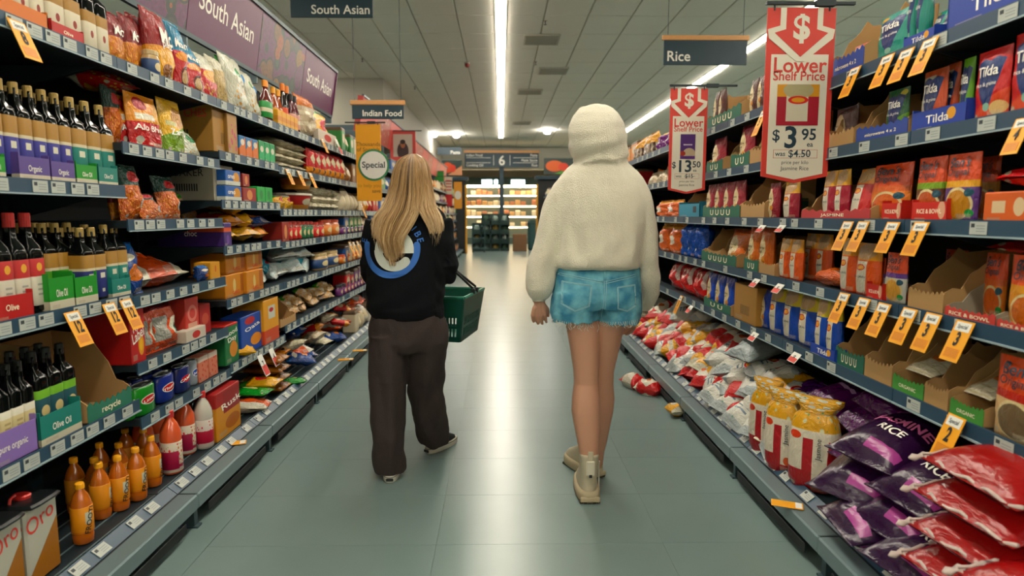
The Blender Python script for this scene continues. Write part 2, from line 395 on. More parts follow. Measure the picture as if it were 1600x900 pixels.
def finer(me):      # short edges, so that print follows a bulging surface
    bm = bmesh.new(); bm.from_mesh(me); bmesh.ops.triangulate(bm, faces=bm.faces[:])
    L_ = max((e.calc_length() for e in bm.edges), default=0)
    bmesh.ops.subdivide_edges(bm, edges=[e for e in bm.edges if e.calc_length() > L_ * .3], cuts=3, use_grid_fill=True)
    bm.to_mesh(me); bm.free()
def film(key, oname, w_, d_, h_, m, style='pouch', seed=1, crink=.006, txt=()):
    me, f = film_me(oname, w_, d_, h_, m, style, seed, crink); parts = [(oname, me)]
    for (s, cx, cz, size, ink, bold) in txt:      # cx: -0.5..0.5 of width, cz: 0..1 of height
        t = text_mesh(s, size, INK[ink], bold).copy(); finer(t)
        for v in t.vertices:
            x = v.co.x + cx * w_; z = v.co.z + cz * h_; u = min(1, max(0, x / w_ + .5)); vv = min(1, max(0, z / h_))
            v.co = (x, f(u, vv) - .0055, z)
        parts.append(('lettering', t))
    reg(key, oname, w_, d_, h_, parts)
def boxk(key, oname, w_, d_, h_, m, txt=(), bev=.003):
    parts = [(oname, MB().bev(-w_ / 2, w_ / 2, -d_ / 2, d_ / 2, 0, h_, bev).me(oname, m))]
    for e in txt:
        s, cx, cz, size, ink, bold = e[:6]; face = e[6] if len(e) > 6 else 'f'; rot = e[7] if len(e) > 7 else 0
        t = text_mesh(s, size, INK[ink], bold).copy()
        M = Matrix.Rotation(rot, 4, 'Y')
        t.transform(M)
        if face == 'f': t.transform(T(cx * w_, -d_ / 2 - .0012, cz * h_))
        elif face == 'l': t.transform(T(-w_ / 2 - .0012, -cx * d_, cz * h_) @ Matrix.Rotation(-PI / 2, 4, 'Z'))
        else: t.transform(T(w_ / 2 + .0012, cx * d_, cz * h_) @ Matrix.Rotation(PI / 2, 4, 'Z'))
        parts.append(('lettering', t))
    reg(key, oname, w_, d_, h_, parts)
def bottle(key, oname, prof, body_m, cap, label=None, sq=0, n=20, txt=()):
    """prof [(r,z)]; cap (r,z0,z1,mat); label (z0,z1,r,mat)"""
    h_ = cap[2]; r_ = max(p[0] for p in prof)
    parts = [('body', MB().lathe(prof, n, 0, sq).me('bottle_body', body_m, True)), ('cap', MB().lathe([(cap[0], cap[1]), (cap[0], cap[2] - .003), (cap[0] * .85, cap[2])], 14).me('cap', cap[3], False))]
    if label: parts.append(('label', MB().lathe([(label[2] * .985, label[0]), (label[2], label[0] + .001), (label[2], label[1] - .001), (label[2] * .985, label[1])], n, 0, sq).me('label', label[3], True)))
    for (s, cz, size, ink, bold, rot) in txt:
        t = text_mesh(s, size, INK[ink], bold).copy(); t.transform(Matrix.Rotation(rot, 4, 'Y'))
        rr = label[2] + .0015
        for v in t.vertices:
            a = v.co.x / rr; v.co = (rr * math.sin(a), -rr * math.cos(a), v.co.z + cz * h_)
        parts.append(('lettering', t))
    reg(key, oname, 2 * r_, 2 * r_, h_, parts, True)
def place(key, loc, rot, sc, label, cat, group=None):
    oname, w_, d_, h_, parts, empty = K[key]
    if empty:
        root = ob(oname, None, None, loc, rot, sc); ch = parts
    else:
        root = ob(oname, parts[0][1], None, loc, rot, sc); ch = parts[1:]
    for pn, me in ch: ob(pn, me, root)
    tag(root, label, cat, group); return root
ORD = ['first', 'second', 'third', 'fourth', 'fifth', 'sixth', 'seventh', 'eighth', 'ninth', 'tenth', 'eleventh', 'twelfth']
def put(side, key, z, px0, px1, ytop, label, cat, n=1, sb=.01, d=None, h=None, dz=0, tilt=0, yaw=0, jit=0, X=None, gap=.96, group=None, back=0):
    sx = -1 if side == 'L' else 1; Xf = X if X is not None else (LX if side == 'L' else RX) + sx * sb
    zr = z + (.0185 if X is None else 0) + dz
    ya, yb = yat(px0, Xf, zr + .06), yat(px1, Xf, zr + .06); y0, y1 = min(ya, yb), max(ya, yb); wd = (y1 - y0) / n
    oname, w0, d0, h0 = K[key][:4]
    if h is None:
        m = (px0 + px1) / 2 if n == 1 else (px0 * (2 * n - 1) + px1) / (2 * n)
        h = atX(m, ytop, Xf).z - zr
    ww = wd * gap; dd = d or d0 * (ww / w0 + h / h0) / 2
    out = []
    for b in range(back + 1):
        for k in range(n):
            yc = y0 + wd * (k + .5); xc = Xf + sx * (dd / 2 + b * dd * 1.06)
            rz = (PI / 2 if side == 'L' else -PI / 2) + yaw + random.uniform(-jit, jit)
            tl = tilt + random.uniform(-jit, jit) * .3
            lab = label if n == 1 and b == 0 else f'{label}, {ORD[k]} along' if b == 0 else f'{label}, back row'
            o = place(key, (xc, yc, zr), (-tl, 0, rz), (ww / w0, dd / d0, h / h0), lab, cat, group if b == 0 else (group or label) + ' behind')
            out.append(o)
    return out

# --- materials used by products
KR = '98743f'
GL = mat('dark_glass', '060a09', .08, spec=.22); GOLD = mat('gold_cap', 'a08648', .45, .3); REDC = mat('red_cap', 'c02a26', .35); YELC = mat('yellow_cap', 'e8a010', .35); CARD = mat('cardboard', 'a5804f', .8, var=.06, bscale=6)
CARDD = mat('cardboard_print', '3c3a2c', .8); GRNL = mat('carton_green', '1c5f4a', .6); WHITEC = mat('white_card', 'cfcabb', .7)
def oil_label(nm, low, text_col='d8d6c4'):
    return printed('oil_' + nm, KR, [('band', 0, .66, low), ('band', .64, .70, 'c8c0a8'), ('rect', .3, .7, .45, .57, text_col), ('rect', .38, .62, .12, .2, text_col)], .6)
OPROF = [(.030, 0), (.034, .004), (.034, .188), (.031, .2), (.014, .222), (.0125, .25), (.0125, .268)]
for nm, low in (('purple', '3a3a86'), ('teal', '1d7a70'), ('lime', '5a9a30'), ('navy', '232c6a')):
    bottle('oil_' + nm, 'oil_bottle', OPROF, GL, (.0145, .25, .285, GOLD), (.012, .180, .0348, oil_label(nm, low)), sq=6, n=24)
bottle('oil_white', 'oil_bottle', OPROF, GL, (.0145, .25, .285, GOLD), (.012, .15, .0348, printed('oil_wh', 'd6cfba', [('band', .7, 1, KR), ('ell', .5, .4, .12, .1, '8a3a30')], .6)), sq=6, n=24)
bottle('oil_redcap', 'oil_bottle', [(.032, 0), (.034, .004), (.034, .185), (.028, .21), (.014, .235), (.013, .27), (.013, .29)], GL, (.0165, .27, .315, REDC), (.02, .17, .0345, printed('oil_rc', 'd8d4c4', [('diag', .62, .3, 'd8d4c4'), ('band', .62, 1, 'a8302a'), ('ell', .5, .82, .18, .09, 'd0a040'), ('stripes', .3, .7, .2, .5, 60., .3, 'a0a098')], .6)), sq=6, n=24)
bottle('oil_dark', 'oil_bottle', OPROF, GL, (.0145, .25, .285, mat('dark_cap', '1a1d1a', .3)), (.03, .15, .0346, printed('oil_dk', 'cfc39c', [('band', 0, .2, 'a08030'), ('band', .8, 1, 'e0dccc'), ('stripes', .25, .75, .3, .75, 50., .2, 'a89870')], .6)), sq=6, n=24)
bottle('oil_green', 'oil_bottle', OPROF, GL, (.0145, .25, .285, mat('dark_cap', '1a1d1a', .3)), (.02, .16, .0346, printed('oil_gn', '24505a', [('band', .8, 1, '7ab040'), ('ell', .5, .5, .3, .13, 'd8c898'), ('band', 0, .16, 'a07840')], .6)), sq=6, n=24)
MANGO = mat('mango_juice', 'b05a0c', .12, coat=.4); GUAVA = mat('guava_juice', 'd0552c', .12, coat=.4)
bottle('mango', 'juice_bottle', [(.026, 0), (.033, .006), (.034, .03), (.031, .045), (.034, .06), (.034, .125), (.030, .145), (.022, .165), (.012, .18), (.012, .192)], MANGO, (.0145, .186, .205, YELC), (.04, .128, .0352, printed('mango_lab', 'e09a18', [('rect', .30, .62, .35, .8, 'c8c8b8'), ('band', 0, .08, 'd88a10')], .4)), n=20, txt=[('FROOTI', .40, .026, 'k', .03, -PI / 2 * .85)])
bottle('guava', 'juice_bottle', [(.036, 0), (.044, .006), (.044, .15), (.046, .17), (.042, .2), (.028, .235), (.0145, .255), (.0145, .268)], GUAVA, (.018, .26, .29, REDC), (.012, .15, .0455, printed('guava_lab', 'd8d0c0', [('blobs', 0, 1, .1, .95, 7., .33, 'cc4a44'), ('blobs', 0, 1, .1, .95, 9., .2, '8a9a40'), ('band', .14, .24, '9a2048'), ('rect', 0, .3, .1, .7, '9a2048')], .4)))
bottle('grape', 'juice_bottle', [(.036, 0), (.044, .006), (.044, .15), (.046, .17), (.042, .2), (.028, .235), (.0145, .255), (.0145, .268)], mat('grape_juice', '1c1020', .12, coat=.4), (.018, .26, .29, REDC), (.012, .15, .0455, printed('grape_lab', 'c8c0c0', [('blobs', 0, 1, .1, .95, 7., .35, '5a2860'), ('band', .1, .25, '4a1850')], .4)))
bottle('litchi', 'juice_bottle', [(.036, 0), (.044, .006), (.044, .15), (.046, .17), (.042, .2), (.028, .235), (.0145, .255), (.0145, .268)], mat('litchi_juice', 'b8b4a8', .15, coat=.4), (.018, .26, .29, REDC), (.012, .15, .0455, printed('litchi_lab', 'd8d0c8', [('blobs', 0, 1, .1, .95, 7., .3, 'c04050'), ('band', .15, .6, 'b03048')], .4)))
SPROF = [(.024, 0), (.03, .004), (.03, .11), (.026, .13), (.014, .16), (.012, .19)]
for nm, bc, lc, cc in (('sauce_green', '5a1a12', '2c8a48', 'e08a18'), ('sauce_amber', '8a3a10', 'd8a038', 'e0981c'), ('sauce_dark', '1c1412', 'c85a30', 'e07a20'), ('sauce_pink', '501a20', 'c89a90', '2a2a2a')):
    bottle(nm, 'sauce_bottle', SPROF, mat(nm, bc, .15, coat=.3), (.0145, .185, .22, mat('cap_' + nm, cc, .4)), (.02, .105, .0308, printed('lab_' + nm, lc, [('band', .35, .6, 'd8d0b8')], .5)))
for nm, bc, lc, cc in (('jar_red', '8a2a18', 'c03a28', 'a82a20'), ('jar_orange', 'b85a1c', 'd08028', 'c84a20'), ('jar_paste', 'b89a68', '24406a', 'b8a070'), ('jar_purple', '4a2440', '6a3470', '2a2a30'), ('jar_green', '2c4a28', '2f6a48', 'a83028')):
    bottle(nm, 'jar', [(.036, 0), (.04, .005), (.04, .085), (.034, .1), (.033, .105)], mat(nm, bc, .2, coat=.3), (.037, .1, .122, mat('cap_' + nm, cc, .4)), (.015, .08, .0408, printed('lab_' + nm, lc, [('ell', .5, .5, .25, .3, 'd8c8a0')], .5)))
for nm, bc in (('tub_red', 'a82a24'), ('tub_amber', 'c87818'), ('tub_yellow', 'd8a020')):
    bottle(nm, 'tub', [(.05, 0), (.055, .004), (.066, .09), (.066, .095)], printed(nm, bc, [('ell', .5, .55, .22, .25, 'd8d0b8'), ('band', .0, .35, 'd89a28')], .4), (.07, .093, .108, mat('tub_lid', 'd6cfbe', .4)))
def can(nm, c1, c2, c3, word, ink='w'):
    lab = printed('can_' + nm, c1, [('ell', .5, .52, .36, .16, c3), ('ell', .5, .52, .32, .13, c2)], .25)
    AL = mat('can_metal', 'a8acac', .3, .9)
    h_ = .122
    parts = [('body', MB().lathe([(.026, 0), (.031, .006), (.033, .012), (.033, .108), (.029, .118)], 20).me('can_body', lab, True)), ('lid', MB().lathe([(.029, .117), (.0295, .122), (.027, .122), (.0265, .118)], 20).me('can_lid', AL)),
             ('pull_tab', MB().bev(-.008, .008, -.012, .012, .119, .1215, .0008).me('pull_tab', AL))]
    t = text_mesh(word, .017, INK[ink], .02).copy()
    for v in t.vertices: a = v.co.x / .0345; v.co = (.0345 * math.sin(a), -.0345 * math.cos(a), v.co.z + .062 + v.co.x * .3)
    parts.append(('lettering', t)); reg('can_' + nm, 'drink_can', .066, .066, h_, parts, True)
can('green', '1f7a34', 'b8302a', 'd8d8c8', 'Limca'); can('blue', '1c2c78', 'c03028', 'd8d8d8', 'Thums'); can('navy', '1c2458', 'b83a34', '283878', 'CAMPA'); can('silver', '9098a0', '2c4a9a', 'c8c8c8', 'Sosyo')

# --- pouches and bags
FR, FB = .24, .6
def PM(nm, base, layers, bump=FB, rough=FR):
    if not nm.startswith('sack_'): layers = list(layers) + [('stripes', .55, .9, .035, .11, 420., .2, 'b4aa98'), ('ell', .16, .075, .06, .03, 'b4aa98')]
    return printed('film_' + nm, base, layers, rough, bump, 8)
film('saffron', 'snack_pouch', .15, .06, .22, PM('saffron', 'd8933a', [('band', 0, .46, 'b8352c'), ('rect', .12, .6, .5, .62, 'd8d2bc'), ('ell', .3, .8, .2, .12, '9a2c30'), ('ell', .82, .66, .2, .2, 'e0b070'), ('ell', .18, .14, .09, .06, 'b8b4a8'), ('rect', .4, .9, .06, .1, 'd8a090')]), 'pouch', 3, txt=[('Alo Bhujia', 0, .35, .034, 'w', .02)])
film('limepouch', 'snack_pouch', .14, .05, .2, PM('limepouch', 'd8b032', [('diag', .3, .25, '7a9a2c'), ('ell', .6, .66, .3, .2, 'b8863c'), ('rect', .1, .5, .5, .58, 'd8d4a0')]), 'pouch', 4, txt=[('Zaruki', 0, .38, .032, 'w', .02)])
film('ochre', 'snack_bag', .18, .08, .24, PM('ochre', 'c8801e', [('band', .5, 1, '7a2420'), ('blobs', 0, 1, 0, .5, 9., .3, 'e0a840')]), 'pillow', 5, .01, [('Mo', .05, .62, .06, 'w', .03)])
film('ochre2', 'snack_bag', .2, .09, .3, PM('ochre2', 'd89a24', [('band', .48, 1, '8a2320'), ('diag', .36, .25, 'e0aa2c'), ('ell', .5, .15, .2, .1, '8a5a20')]), 'pillow', 6, .01, [('Mo', .08, .62, .09, 'w', .03), ('pleez', .05, .52, .045, 'w', .02)])
film('bluered', 'snack_bag', .19, .08, .28, PM('bluered', 'b02c24', [('band', .56, 1, '2c7c9c'), ('ell', .5, .2, .26, .14, '5a2c20'), ('ell', .5, .2, .2, .1, 'b89a70'), ('ell', .45, .48, .3, .07, 'd8922c')]), 'pillow', 7, .01, [('Moong', 0, .66, .05, 'w', .03)])
film('redyel', 'snack_bag', .18, .08, .26, PM('redyel', 'b43a20', [('band', .62, 1, 'd0d0c0'), ('ell', .5, .5, .35, .12, 'd8a030'), ('blobs', 0, 1, 0, .35, 8., .32, 'c8a060')]), 'pillow', 8, .01)
film('beige', 'snack_bag', .18, .08, .26, PM('beige', 'b09a6c', [('band', .7, 1, 'c8c4b0'), ('blobs', 0, 1, 0, .6, 10., .3, '8a7040')]), 'pillow', 9, .01)
film('greentop', 'snack_bag', .18, .08, .27, PM('greentop', 'b8bcac', [('band', .8, 1, '3f8a44'), ('ell', .6, .55, .22, .14, '3c7a54'), ('blobs', .2, .9, .05, .42, 9., .32, 'b8945c')]), 'pillow', 10, .01)
film('whitegreen', 'snack_bag', .22, .09, .33, PM('whitegreen', 'c8c8b8', [('diag', -.2, .5, 'a8b0a0'), ('ell', .45, .66, .14, .08, '2f8a54'), ('ell', .75, .58, .18, .1, '3a7ab0'), ('blobs', .15, .95, .05, .45, 8., .35, 'b88a50')]), 'pillow', 11, .012)
film('clearsev', 'snack_bag', .2, .09, .28, PM('clearsev', 'b8641c', [('band', .62, 1, '1c3a30'), ('ell', .5, .78, .25, .1, 'a02c28'), ('blobs', 0, 1, 0, .6, 14., .32, 'd8964a'), ('ell', .75, .3, .15, .1, 'b8bcb0')], .9), 'pillow', 12, .014)
film('silverorange', 'snack_bag', .2, .09, .3, PM('silverorange', 'c85a20', [('rect', .1, .5, .2, .7, 'a8a8a0'), ('band', .85, 1, '8a2a20'), ('ell', .75, .45, .2, .2, 'd8d4c0'), ('ell', .75, .4, .12, .1, '2c6a60')], .7, .22), 'pillow', 13, .014)
film('bluebag', 'snack_bag', .2, .09, .28, PM('bluebag', '23407c', [('ell', .6, .4, .25, .16, 'c87828'), ('band', .85, 1, '2c5a9a'), ('ell', .4, .7, .25, .08, 'd8d4c4')], .7, .22), 'pillow', 14, .014)
film('orangewhite', 'snack_bag', .22, .09, .3, PM('orangewhite', 'd4d0c0', [('rect', .25, .75, 0, .9, 'c05a20'), ('ell', .5, .9, .12, .08, '8a2c24')], .6, .25), 'pillow', 15, .012)
film('tealbag', 'flour_bag', .2, .1, .3, PM('tealbag', '4a98ae', [('diag', .3, .5, 'b8c8c8'), ('ell', .5, .55, .18, .07, 'b03038'), ('band', .0, .12, 'c8d0cc')], .8, .2), 'pillow', 16, .014)
film('whitepack', 'noodle_pack', .17, .07, .24, PM('whitepack', 'd4ceb8', [('ell', .5, .5, .22, .16, 'b06a48'), ('stripes', 0, 1, 0, 1, 40., .85, 'c0b89c')], .6), 'pillow', 17, .01)
film('redpack', 'noodle_pack', .17, .07, .24, PM('redpack', 'b8362a', [('ell', .5, .6, .3, .18, 'd8c8a8'), ('band', 0, .3, 'd08a28'), ('ell', .6, .2, .12, .1, '2c2824')], .6), 'pillow', 18, .01)
film('yellowpack', 'noodle_pack', .17, .07, .22, PM('yellowpack', 'd8a828', [('ell', .5, .5, .2, .16, 'b83a28'), ('band', .8, 1, '4a8a3c')], .6), 'pillow', 19, .012)
film('greenpack', 'biscuit_pack', .17, .06, .24, PM('greenpack', '2f8a3e', [('ell', .5, .5, .1, .2, 'd8c890'), ('blobs', 0, 1, 0, 1, 5., .2, '5aa04a')], .6), 'pillow', 20, .01)
film('brownpack', 'biscuit_pack', .2, .06, .26, PM('brownpack', '8a5a28', [('rect', .35, .65, .2, .8, '5a3818'), ('band', .9, 1, 'c8b890')], .6), 'pillow', 21, .01)
film('nutpack', 'nut_pack', .15, .06, .22, PM('nutpack', 'b8a080', [('band', .75, 1, '4a8a3c'), ('blobs', 0, 1, 0, .75, 8., .38, 'c08a4c'), ('ell', .5, .5, .2, .1, 'd8d0bc')], .7), 'pillow', 22, .012)
film('redbag', 'rice_bag', .2, .1, .28, PM('redbag', 'b02c26', [('band', .72, 1, 'b83a30'), ('rect', .72, .86, 0, 1, 'c8b0a8'), ('diag', .12, .3, 'c83028')], .6, .22), 'pillow', 23, .012)
film('cello', 'snack_bag', .18, .08, .25, PM('cello', 'b8a890', [('band', .72, 1, 'c87828'), ('stripes', 0, 1, 0, .7, 25., .4, 'd0c4ac')], .9, .2), 'pillow', 24, .014)
film('yeltie', 'lentil_bag', .2, .1, .26, PM('yeltie', '4a3428', [('band', .5, 1, 'd09a24'), ('bars', 0, 1, 0, .5, 40., 'a89a84')], .8), 'gusset', 25, .014)
film('purpbag', 'lentil_bag', .2, .1, .26, PM('purpbag', '6a2c70', [('band', .8, 1, 'd09a24'), ('blobs', 0, 1, 0, .8, 7., .3, 'b89ab0')], .8), 'gusset', 26, .014)
film('orangebag', 'rice_bag', .17, .09, .25, PM('orangebag', 'cc6a1c', [('ell', .4, .45, .25, .16, 'd8d0bc'), ('band', .82, 1, 'd89a30')], .7), 'gusset', 27, .012)
film('bluefoil', 'rice_bag', .17, .09, .28, PM('bluefoil', '1a4c9c', [('rect', 0, .25, 0, 1, '3a8cc0'), ('ell', .2, .25, .12, .08, 'a8c8d0')], .8, .2), 'gusset', 28, .014)
def heartp(nm, base, extra=()):
    film('heart_' + nm, 'rice_pouch', .16, .05, .24, PM('heart_' + nm, base, list(extra) + [('heart', .5, .15, .42, .88, '1f3566'), ('ell', .5, .18, .1, .06, '8ab0a0')], .25, .35), 'pouch', 31, .004, [('Tilda', 0, .68, .05, 'w', .025), ('rice & grains', 0, .5, .018, 'w', .01)])
heartp('teal', '1f8a7c', [('ell', .18, .92, .14, .05, 'd8a030')]); heartp('green', '1f5a34', [('ell', .8, .9, .14, .06, 'c8c030'), ('diag', .2, .3, '6a9a3c')]); heartp('white', 'c8c4b4', [('rect', .62, 1, .3, 1, 'c05a2c'), ('band', .9, 1, 'b85a30')]); heartp('red', 'b83028', [('diag', .12, .3, 'c8543c'), ('ell', .8, .15, .2, .1, 'd0b080')]); heartp('lime', '6a9a28')
def bowlp(nm, band, bowl, low='d8672a'):
    film('bowl_' + nm, 'rice_pouch', .15, .05, .2, PM('bowl_' + nm, 'cc5a1c', [('band', 0, .56, low), ('band', .5, .6, band), ('ell', .55, .26, .38, .24, 'd8c8a0'), ('ell', .55, .25, .34, .21, bowl), ('ell', .85, .42, .09, .06, '1c4a5a'), ('ell', .85, .12, .09, .06, '2f8a4a')], .35, .35), 'pouch', 32, .004, [("Ben's", .02, .86, .042, 'n', .025), ('Original', .02, .72, .03, 'n', .02)])
bowlp('green', '7a9a2c', 'b05a24', '5a3020'); bowlp('yellow', 'd8a42c', 'b8843c', '5a3a78'); bowlp('plain', 'c86a4a', 'c86a20', 'd8834a'); bowlp('amber', 'c89038', 'b8692c', 'c88a40'); bowlp('bowl', 'a83a2c', '6a5a44', 'd0b088'); bowlp('purple', '5a3a80', 'd0a060', 'c8c8c0')
def sun(nm, base, top, low):
    film('sun_' + nm, 'rice_pouch', .15, .07, .25, PM('sun_' + nm, base, [('band', .68, 1, top), ('ell', .5, .85, .4, .16, 'b89a78'), ('rect', .16, .66, .1, .66, 'd6d0bf'), ('ell', .41, .10, .25, .05, 'd6d0bf'), ('ell', .41, .54, .2, .06, 'b83a20'), ('ell', .43, .54, .14, .04, 'd8a020'), ('band', 0, .04, low)], .35, .32), 'pouch', 33, .005, [('LONG GRAIN', -.09, .36, .014, 'n', .01)])
sun('blue', '24489c', 'c8b430', '24489c'); sun('maroon', '98243c', 'd8a82a', '98243c'); sun('orange', 'd0641c', 'd89a28', 'c85818'); sun('redyel', 'b83020', 'd8902c', 'a82c20')
def ww(nm, base, dark):
    film('ww_' + nm, 'rice_pouch', .14, .06, .24, PM('ww_' + nm, base, [('band', .9, 1, dark), ('ell', .36, .42, .3, .42, 'd8c8a4'), ('ell', .6, .3, .12, .07, 'c88a2c')], .5, .3), 'pouch', 34, .006, [('Jasmine', -.14, .56, .022, 'k', .015), ('Rice', -.14, .47, .02, 'k', .015)])
ww('maroon', '8a1c34', '6a1428'); ww('orange', 'c8701c', 'b85a18'); ww('blue', '1f46a4', '183a8a'); ww('brown', '4a2a24', '3a201c')
# --- boxes
def PB(nm, base, layers, rough=.5):
    layers = list(layers) + [('stripes', .1, .4, .05, .15, 330., .2, 'a8a090')]
    return printed('card_' + nm, base, layers, rough)
boxk('redtea', 'tea_box', .12, .2, .2, PB('redtea', 'b02420', [('ell', .7, .28, .2, .17, 'd89a30'), ('ell', .7, .28, .12, .1, 'e8b860')]), [('Red', -.05, .62, .05, 'w', .02, 'f', -.25), ('Label', .0, .45, .05, 'w', .02, 'f', -.25)])
boxk('rusk', 'rusk_box', .11, .2, .24, PB('rusk', 'c89048', [('diag', .62, .25, 'c89048'), ('band', .7, 1, '9a2a28'), ('rect', .3, 1, .5, .95, '8a2428'), ('ell', .65, .25, .3, .15, 'a8682c')]), [('Rusk', .1, .66, .045, 'w', .02, 'f', -.15), ('Rusk', .1, .72, .05, 'w', .02, 'l', -.1)])
boxk('green', 'biscuit_box', .1, .18, .24, PB('green', '1f6a40', [('ell', .6, .35, .28, .2, 'c8883c'), ('band', .95, 1, 'b03a30')]), [('Good', -.05, .78, .04, 'w', .03, 'f', -.2), ('Day', 0, .62, .04, 'w', .03, 'f', -.2)])
boxk('blue', 'cereal_box', .1, .16, .25, PB('blue', '234a9a', [('ell', .65, .3, .25, .16, 'd8923c'), ('ell', .4, .85, .22, .1, 'b03038')]), [('Oats', 0, .66, .036, 'w', .03, 'f', -.4), ('Oats', 0, .75, .035, 'w', .03, 'l')])
boxk('yellow', 'cereal_box', .1, .18, .28, PB('yellow', 'd8a024', [('rect', .3, .75, .55, .85, 'c8ccc0'), ('band', 0, .32, 'c0542c'), ('ell', .5, .75, .14, .05, 'b03038')]))
boxk('cake', 'cake_box', .2, .22, .14, PB('cake', 'c88a2c', [('rect', .75, .97, .1, .95, 'a0602c'), ('ell', .45, .5, .07, .3, 'd8c08a'), ('diag', .1, .1, 'b87a24')]), [('CAKE', 0, .2, .028, 'r', .02), ('CAKE', 0, .5, .03, 'r', .0, 'l')])
boxk('cakesmall', 'cake_box', .1, .08, .09, PB('cakesmall', 'd09a40', [('ell', .5, .6, .08, .2, 'c0603c')]))
boxk('purple', 'chocolate_box', .16, .3, .09, PB('purple', '3c2466', [('rect', .0, 1, .62, .8, 'c05a2c'), ('ell', .5, .3, .2, .2, '6a4a90')]), [('choc', 0, .55, .03, 'w', .02, 'l')])
boxk('bluebis', 'biscuit_box', .13, .16, .07, PB('bluebis', '2f5a9c', [('ell', .7, .5, .22, .4, 'c8904c'), ('band', 0, .3, 'c8ccc4')]), [('oreo', -.15, .6, .03, 'w', .03)])
boxk('redbis', 'biscuit_box', .1, .14, .08, PB('redbis', '8a3020', [('ell', .5, .5, .2, .35, 'c88a60')]))
boxk('greenbis', 'biscuit_box', .11, .14, .09, PB('greenbis', '3a9a54', [('ell', .5, .5, .2, .3, '2a7a44')]))
boxk('packrow', 'biscuit_pack', .07, .12, .09, PB('packrow', '2f6a9a', [('diag', .4, .6, 'c8743c'), ('ell', .5, .7, .3, .15, 'd8d0c0')]))
boxk('packrow2', 'biscuit_pack', .07, .12, .09, PB('packrow2', '2f8a5a', [('diag', .3, .6, '3fa06a'), ('ell', .5, .6, .3, .15, 'd8d0c0')]))
boxk('pinkbox', 'tea_box', .1, .1, .2, PB('pinkbox', 'b84a44', [('ell', .5, .62, .35, .2, 'd0857c'), ('ell', .5, .62, .22, .12, 'b84a44'), ('rect', .15, .85, .1, .4, 'c8a090')]))
boxk('redbox', 'tea_box', .08, .1, .18, PB('redbox', '9a2024', [('ell', .5, .5, .3, .2, 'b85a4c')]))
boxk('whitetray', 'snack_box', .12, .1, .05, PB('whitetray', 'c8beb0', [('ell', .5, .5, .2, .3, 'b03a30')]))
boxk('pinkcarton', 'drink_carton', .05, .07, .14, PB('pinkcarton', 'c8806c', [('blobs', 0, 1, 0, 1, 6., .35, 'b84a3c'), ('band', .8, 1, 'd0c4b8')]))
boxk('yelpk', 'sachet_box', .06, .06, .07, PB('yelpk', 'd8a430', [('band', .3, .6, 'c88a20')]))
boxk('kraftbox', 'shipping_carton', .22, .3, .2, PB('kraftbox', 'a07a4a', [('bars', .3, .7, .2, .45, 120., '4a3a24')]), [('IIIIIII', -.1, .35, .06, 'k', .03, 'l'), ('CHES', .2, .82, .05, 'r', .02, 'l')])
boxk('kraftpink', 'shipping_carton', .1, .3, .2, PB('kraftpink', 'a9855a', [('blobs', .1, .9, .1, .75, 5., .4, 'b04a68'), ('rect', 0, .05, 0, 1, '8a683c')]))
boxk('greycarton', 'shipping_carton', .16, .3, .18, PB('greycarton', 'a39e8e', []), [('QUAKER', 0, .75, .05, 'k', .0, 'l'), ('IIIIIIIIIII', 0, .35, .05, 'k', .03, 'l')])
boxk('orangecarton', 'display_box', .18, .16, .06, PB('orangecarton', 'cc6a24', [('ell', .8, .5, .12, .3, 'd8c0a0'), ('rect', .2, .5, .3, .7, 'd8c0a0')]))
def tray(nm, lab, col, word='', ink='w', ws=.02, hh=.06, w_=.16, d_=.22):
    """low printed tray, open on top"""
    m = MB(); th = .003
    m.box(-w_ / 2, w_ / 2, -d_ / 2, -d_ / 2 + th, 0, hh).box(-w_ / 2, w_ / 2, d_ / 2 - th, d_ / 2, 0, hh).box(-w_ / 2, -w_ / 2 + th, -d_ / 2, d_ / 2, 0, hh * 1.15).box(w_ / 2 - th, w_ / 2, -d_ / 2, d_ / 2, 0, hh * 1.15).box(-w_ / 2, w_ / 2, -d_ / 2, d_ / 2, 0, .002)
    parts = [('display_tray', m.me('display_tray', PB('tray_' + nm, col, lab)))]
    if word:
        t = text_mesh(word, ws, INK[ink], .015).copy(); t.transform(T(0, -d_ / 2 - .001, hh * .5)); parts.append(('lettering', t))
    reg('tray_' + nm, 'display_tray', w_, d_, hh, parts)
tray('purple', [('band', 0, .22, 'c8c0b0')], '5a4a86', 'Organic', 'w', .022); tray('green', [('band', 0, .25, 'c8c4b0')], '2f8a3c', 'Olive Oil', 'w', .02); tray('teal', [('band', 0, .2, 'c8c4b0')], '1f7a70', 'Olive Oil', 'w', .02)
tray('red', [], 'b03434', 'Olive', 'c', .022); tray('orange', [], 'cc7a24'); tray('redlip', [], 'b8342c', 'RICE', 'c', .03, .06); tray('lilac', [], '8a74b0', 'pure organic', 'w', .018); tray('blue', [('ell', .75, .55, .08, .25, 'd8a030')], '1f3f94', 'Tilda', 'w', .035); tray('bens', [('ell', .85, .5, .1, .4, 'd8a890')], 'c04034', 'RICE & BOWL', 'c', .018, .055)
tray('bluecarton', [('rect', .7, .85, .3, .7, '14202c')], '2f86a0', '', 'w')
